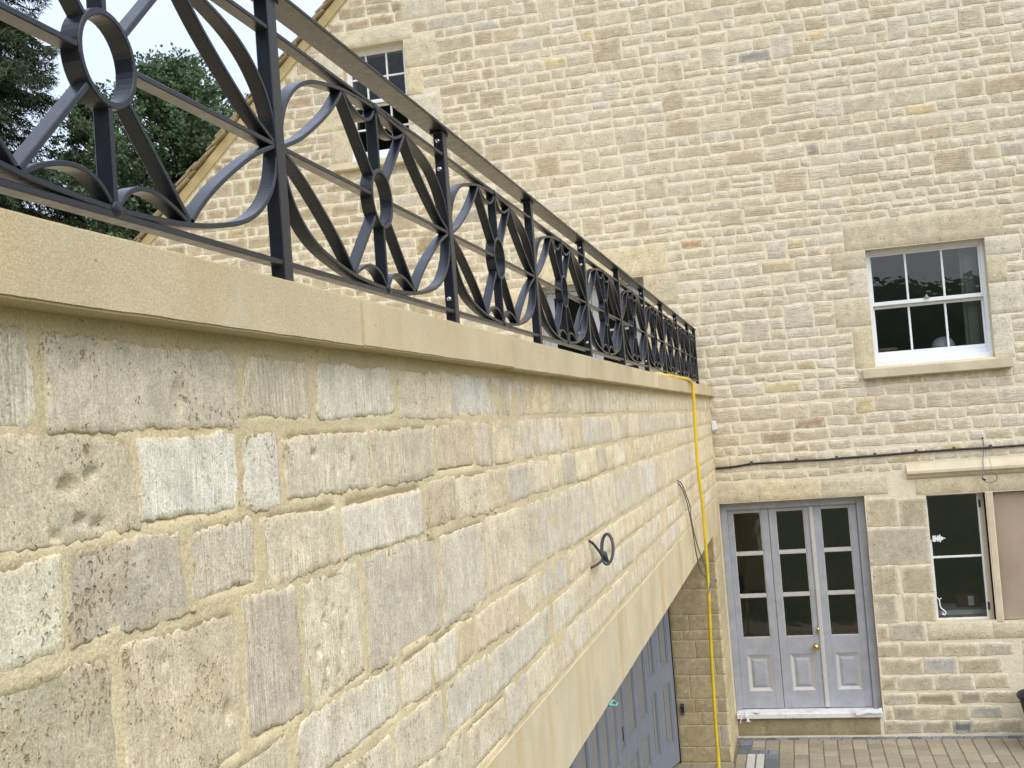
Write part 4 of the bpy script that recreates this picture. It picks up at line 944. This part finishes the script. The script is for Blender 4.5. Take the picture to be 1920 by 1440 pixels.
for s in (1, -1): b = MB(); b.tube(catmull([(-.09, s*.235, .465), (-.07, s*.25, .51), (0, s*.255, .53), (.07, s*.25, .51), (.09, s*.235, .465)], 6), .013, 8); b.build('handle', M_RUBBER, tb, True)

# ================================================================== TREES
def leaf_mat(name, c1, c2_, tr=.25):
    M = bpy.data.materials.new(name); M.use_nodes = True; t = M.node_tree; t.nodes.clear(); g = G(t)
    o = g.n('ShaderNodeOutputMaterial'); p = g.pos(); f = g.rng(g.noise(p, 2.3, 4, .6), .35, .65); col = g.mix(f, c1, c2_)
    di = g.n('ShaderNodeBsdfPrincipled', {'Roughness': .5}); t.links.new(col, di.inputs['Base Color']); di.inputs['Specular IOR Level'].default_value = .35
    tl = g.n('ShaderNodeBsdfTranslucent'); t.links.new(col, tl.inputs[0]); mx = g.n('ShaderNodeMixShader', {0: tr, 1: di.outputs[0], 2: tl.outputs[0]}); t.links.new(mx.outputs[0], o.inputs[0]); return M
M_BARK = paint('bark', (.07,.055,.04), rough=.9, var=.3, bump=.01)
M_LEAF = leaf_mat('broad_leaf', (.056,.098,.042), (.110,.170,.070)); M_LEAF2 = leaf_mat('shrub_leaf', (.06,.12,.025), (.10,.17,.035)); M_NEED = leaf_mat('spruce_needle', (.030,.052,.020), (.052,.078,.026), .12)
def leaves_mesh(name, pts, size, mat_, rs):
    V = []; F = []
    for (p_, d_) in pts:
        s_ = size*rs.uniform(.6, 1.25); a = Vector((rs.gauss(0,1), rs.gauss(0,1), rs.gauss(0,1))); d_ = (d_+a*.45).normalized(); a = a.cross(d_)
        if a.length < .05: continue
        a.normalize(); n = len(V); w_ = a*s_*.36
        V += [tuple(p_), tuple(p_+d_*s_*.5+w_), tuple(p_+d_*s_), tuple(p_+d_*s_*.5-w_)]; F.append((n, n+1, n+2, n+3))
    me = bpy.data.meshes.new(name); me.from_pydata(V, [], F); me.materials.append(mat_); return me
def broadleaf(name, loc, h, rad, z_low, nl, label, seed, lsize=.10, lm=M_LEAF, upright=.75, top_pow=.8, group=None):
    rs = random.Random(seed); t = empty(name, loc, label=label, cat='tree', group=group)
    wood = MB(); wood.tube(catmull([(0,0,-.2),(rs.uniform(-.1,.1),rs.uniform(-.1,.1),h*.3),(rs.uniform(-.2,.2),rs.uniform(-.2,.2),h*.6),(0,0,h*.8)], 6), lambda q: .03+.16*(h/9)*(1-q)**1.1, 8)
    lp_ = []
    for i in range(nl):
        q = rs.uniform(0, 1); zb = z_low+(h*.88-z_low)*q; a = rs.uniform(0, 2*math.pi)
        prof = max(.12, (1-q**(2.6*top_pow))**.55)
        ln = rad*prof*rs.uniform(.45, 1.08); rise = ln*upright*rs.uniform(.35, 1.)*(1-.5*q)
        e = Vector((math.cos(a)*ln, math.sin(a)*ln, zb+rise)); s0 = Vector((0, 0, max(z_low*.6, zb-.3)))
        mid = s0.lerp(e, .5)+Vector((0, 0, -rise*.15)); br = catmull([s0, mid, e], 5)
        wood.tube(br, lambda q: .008+.03*(1-q), 5, False)
        for k in range(9):                       # twigs
            f = rs.uniform(.3, 1.); p0 = br[min(len(br)-1, int(f*(len(br)-1)))]; tl = rs.uniform(.25, .6)*rad/2.2
            d_ = (Vector((rs.gauss(0,.7), rs.gauss(0,.7), rs.uniform(.2, 1.3)))).normalized()
            for m_ in range(rs.randint(16, 26)):
                lp_.append((p0+d_*tl*rs.uniform(.05, 1)+Vector((rs.gauss(0,.045), rs.gauss(0,.045), rs.gauss(0,.045))), (d_+Vector((0,0,-.3)))))
    wood.build('trunk', M_BARK, t); link('crown', leaves_mesh('crown', lp_, lsize, lm, rs), t); return t
def spruce(loc, h, rad, label, seed):
    rs = random.Random(seed); t = empty('spruce_tree', loc, label=label, cat='tree')
    wood = MB(); wood.tube([(0,0,-.2),(.05,0,h*.3),(0,.05,h*.6),(0,0,h)], lambda q: .02+.24*(1-q), 8); V = []; F = []
    z = h*.30
    while z < h*.99:
        q = (z-h*.25)/(h*.75); L0 = rad*(1-q)**.8*1.02+.12; nb = rs.randint(5, 7)
        for i in range(nb):
            a = rs.uniform(0, 2*math.pi); ln = L0*rs.uniform(.7, 1.1); dv = Vector((math.cos(a), math.sin(a), 0))
            P = catmull([Vector((0,0,z)), dv*ln*.4+Vector((0,0,z-.10*ln)), dv*ln*.8+Vector((0,0,z-.30*ln)), dv*ln+Vector((0,0,z-.28*ln))], 6)
            wood.tube(P, lambda q: .006+.022*(1-q), 4, False); sd = Vector((-dv.y, dv.x, 0))
            steps = int(ln/.075)+3
            for k in range(steps):
                f = .12+.88*k/steps; p0 = P[min(len(P)-1, int(f*(len(P)-1)))]+dv*rs.uniform(-.04,.04)
                for s_ in (-1, 1):
                    tl = (.18+.5*(1-f))*ln*.42*rs.uniform(.6, 1.2)+.08; td = (sd*s_+dv*.55+Vector((0,0,-rs.uniform(.25,1.1)))).normalized()
                    nseg = max(2, int(tl/.09))
                    for c_ in range(nseg):
                        a0 = p0+td*(tl*c_/nseg)+Vector((0,0,-.5*(c_/nseg)**2*tl)); 
                        for r_ in range(3):
                            dd = (td+Vector((rs.gauss(0,.5), rs.gauss(0,.5), rs.gauss(-.1,.5)))).normalized(); w_ = dd.cross(Vector((rs.gauss(0,1), rs.gauss(0,1), rs.gauss(0,1)))); 
                            if w_.length < .05: continue
                            w_ = w_.normalized()*.010; l2 = rs.uniform(.09, .17); n = len(V)
                            V += [tuple(a0-w_), tuple(a0+w_), tuple(a0+dd*l2+w_*.6), tuple(a0+dd*l2-w_*.6)]; F.append((n, n+1, n+2, n+3))
        z += rs.uniform(.22, .34)
    me = bpy.data.meshes.new('crown'); me.from_pydata(V, [], F); me.materials.append(M_NEED)
    wood.build('trunk', M_BARK, t); link('crown', me, t); return t
spruce((-17.6, 12.6, 0), 19., 3.7, 'dark drooping spruce at the left edge behind the railing', 3)
broadleaf('broadleaf_tree', (-12.9, 13, 0), 13.9, 2.75, 7., 300, 'dense rounded green tree beside the gable verge', 11)
broadleaf('broadleaf_tree', (-16.0, 14.2, 0), 14.4, 1.5, 7.5, 170, 'slim spire-topped green tree between the spruce and the rounded tree', 23, top_pow=.5)
broadleaf('laurel_bush', (-9.5, 5.2, 0), 7.7, 1.0, 4.5, 90, 'bright green bush just above the coping beside the gable foot', 31, .09, M_LEAF2)
broadleaf('garden_tree', (-12.0, 6.2, 0), 7.6, 1.5, 4.5, 110, 'dark green bush under the spruce at the left edge', 37, .10, M_LEAF)
# wooded ridge behind the viewer: seen only mirrored in the panes
Mw, t, b_ = mat('wooded_ridge'); g = G(t); p = g.pos()
set_(g, b_, Base_Color=g.mix(g.rng(g.noise(p, .5, 6, .65), .35, .65), (.018,.03,.012), (.045,.065,.022)), Roughness=.95)
b = MB(); n = 160
for i in range(n+1):
    x = -170+340*i/n; zt = 13.5+2.2*noise.noise(Vector((x*.05, 0, 0)))+1.4*noise.noise(Vector((x*.3, 4, 0)))+.8*noise.noise(Vector((x*1.3, 9, 0)))
    b.v += [(x, -90, -.5), (x, -97+2*noise.noise(Vector((x*.2, 1, 1))), zt*.6), (x, -104, zt), (x, -130, zt+1), (x, -131, -.5)]
for i in range(n):
    for k in range(4): b.f.append((i*5+k, i*5+k+1, i*5+5+k+1, i*5+5+k))
o = b.build('wooded_ridge', Mw, None, True); o['kind'] = 'structure'
# tall wood behind and left of the viewer: darkens the railing flanks and the upper panes
b = MB(); n = 110
for i in range(n+1):
    x = -70+67*i/n; e = min(1., (n-i)/9.); zt = (17.+2.5*noise.noise(Vector((x*.12, 2, 0)))+1.6*noise.noise(Vector((x*.55, 4, 0)))+.8*noise.noise(Vector((x*1.9, 9, 0))))*(.15+.85*e**.7)
    f = 1.2*noise.noise(Vector((x*.4, 7, 0)))
    b.v += [(x, -27+f, -.5), (x, -27.5+f, zt*.45), (x, -29+f, zt*.8), (x, -32, zt), (x, -36, zt*.8), (x, -37, -.5)]
for i in range(n):
    for k_ in range(5): b.f.append((i*6+k_, i*6+k_+1, i*6+6+k_+1, i*6+6+k_))
o = b.build('wooded_bank', Mw, None, True); o['kind'] = 'structure'
print('objects', len(bpy.data.objects))
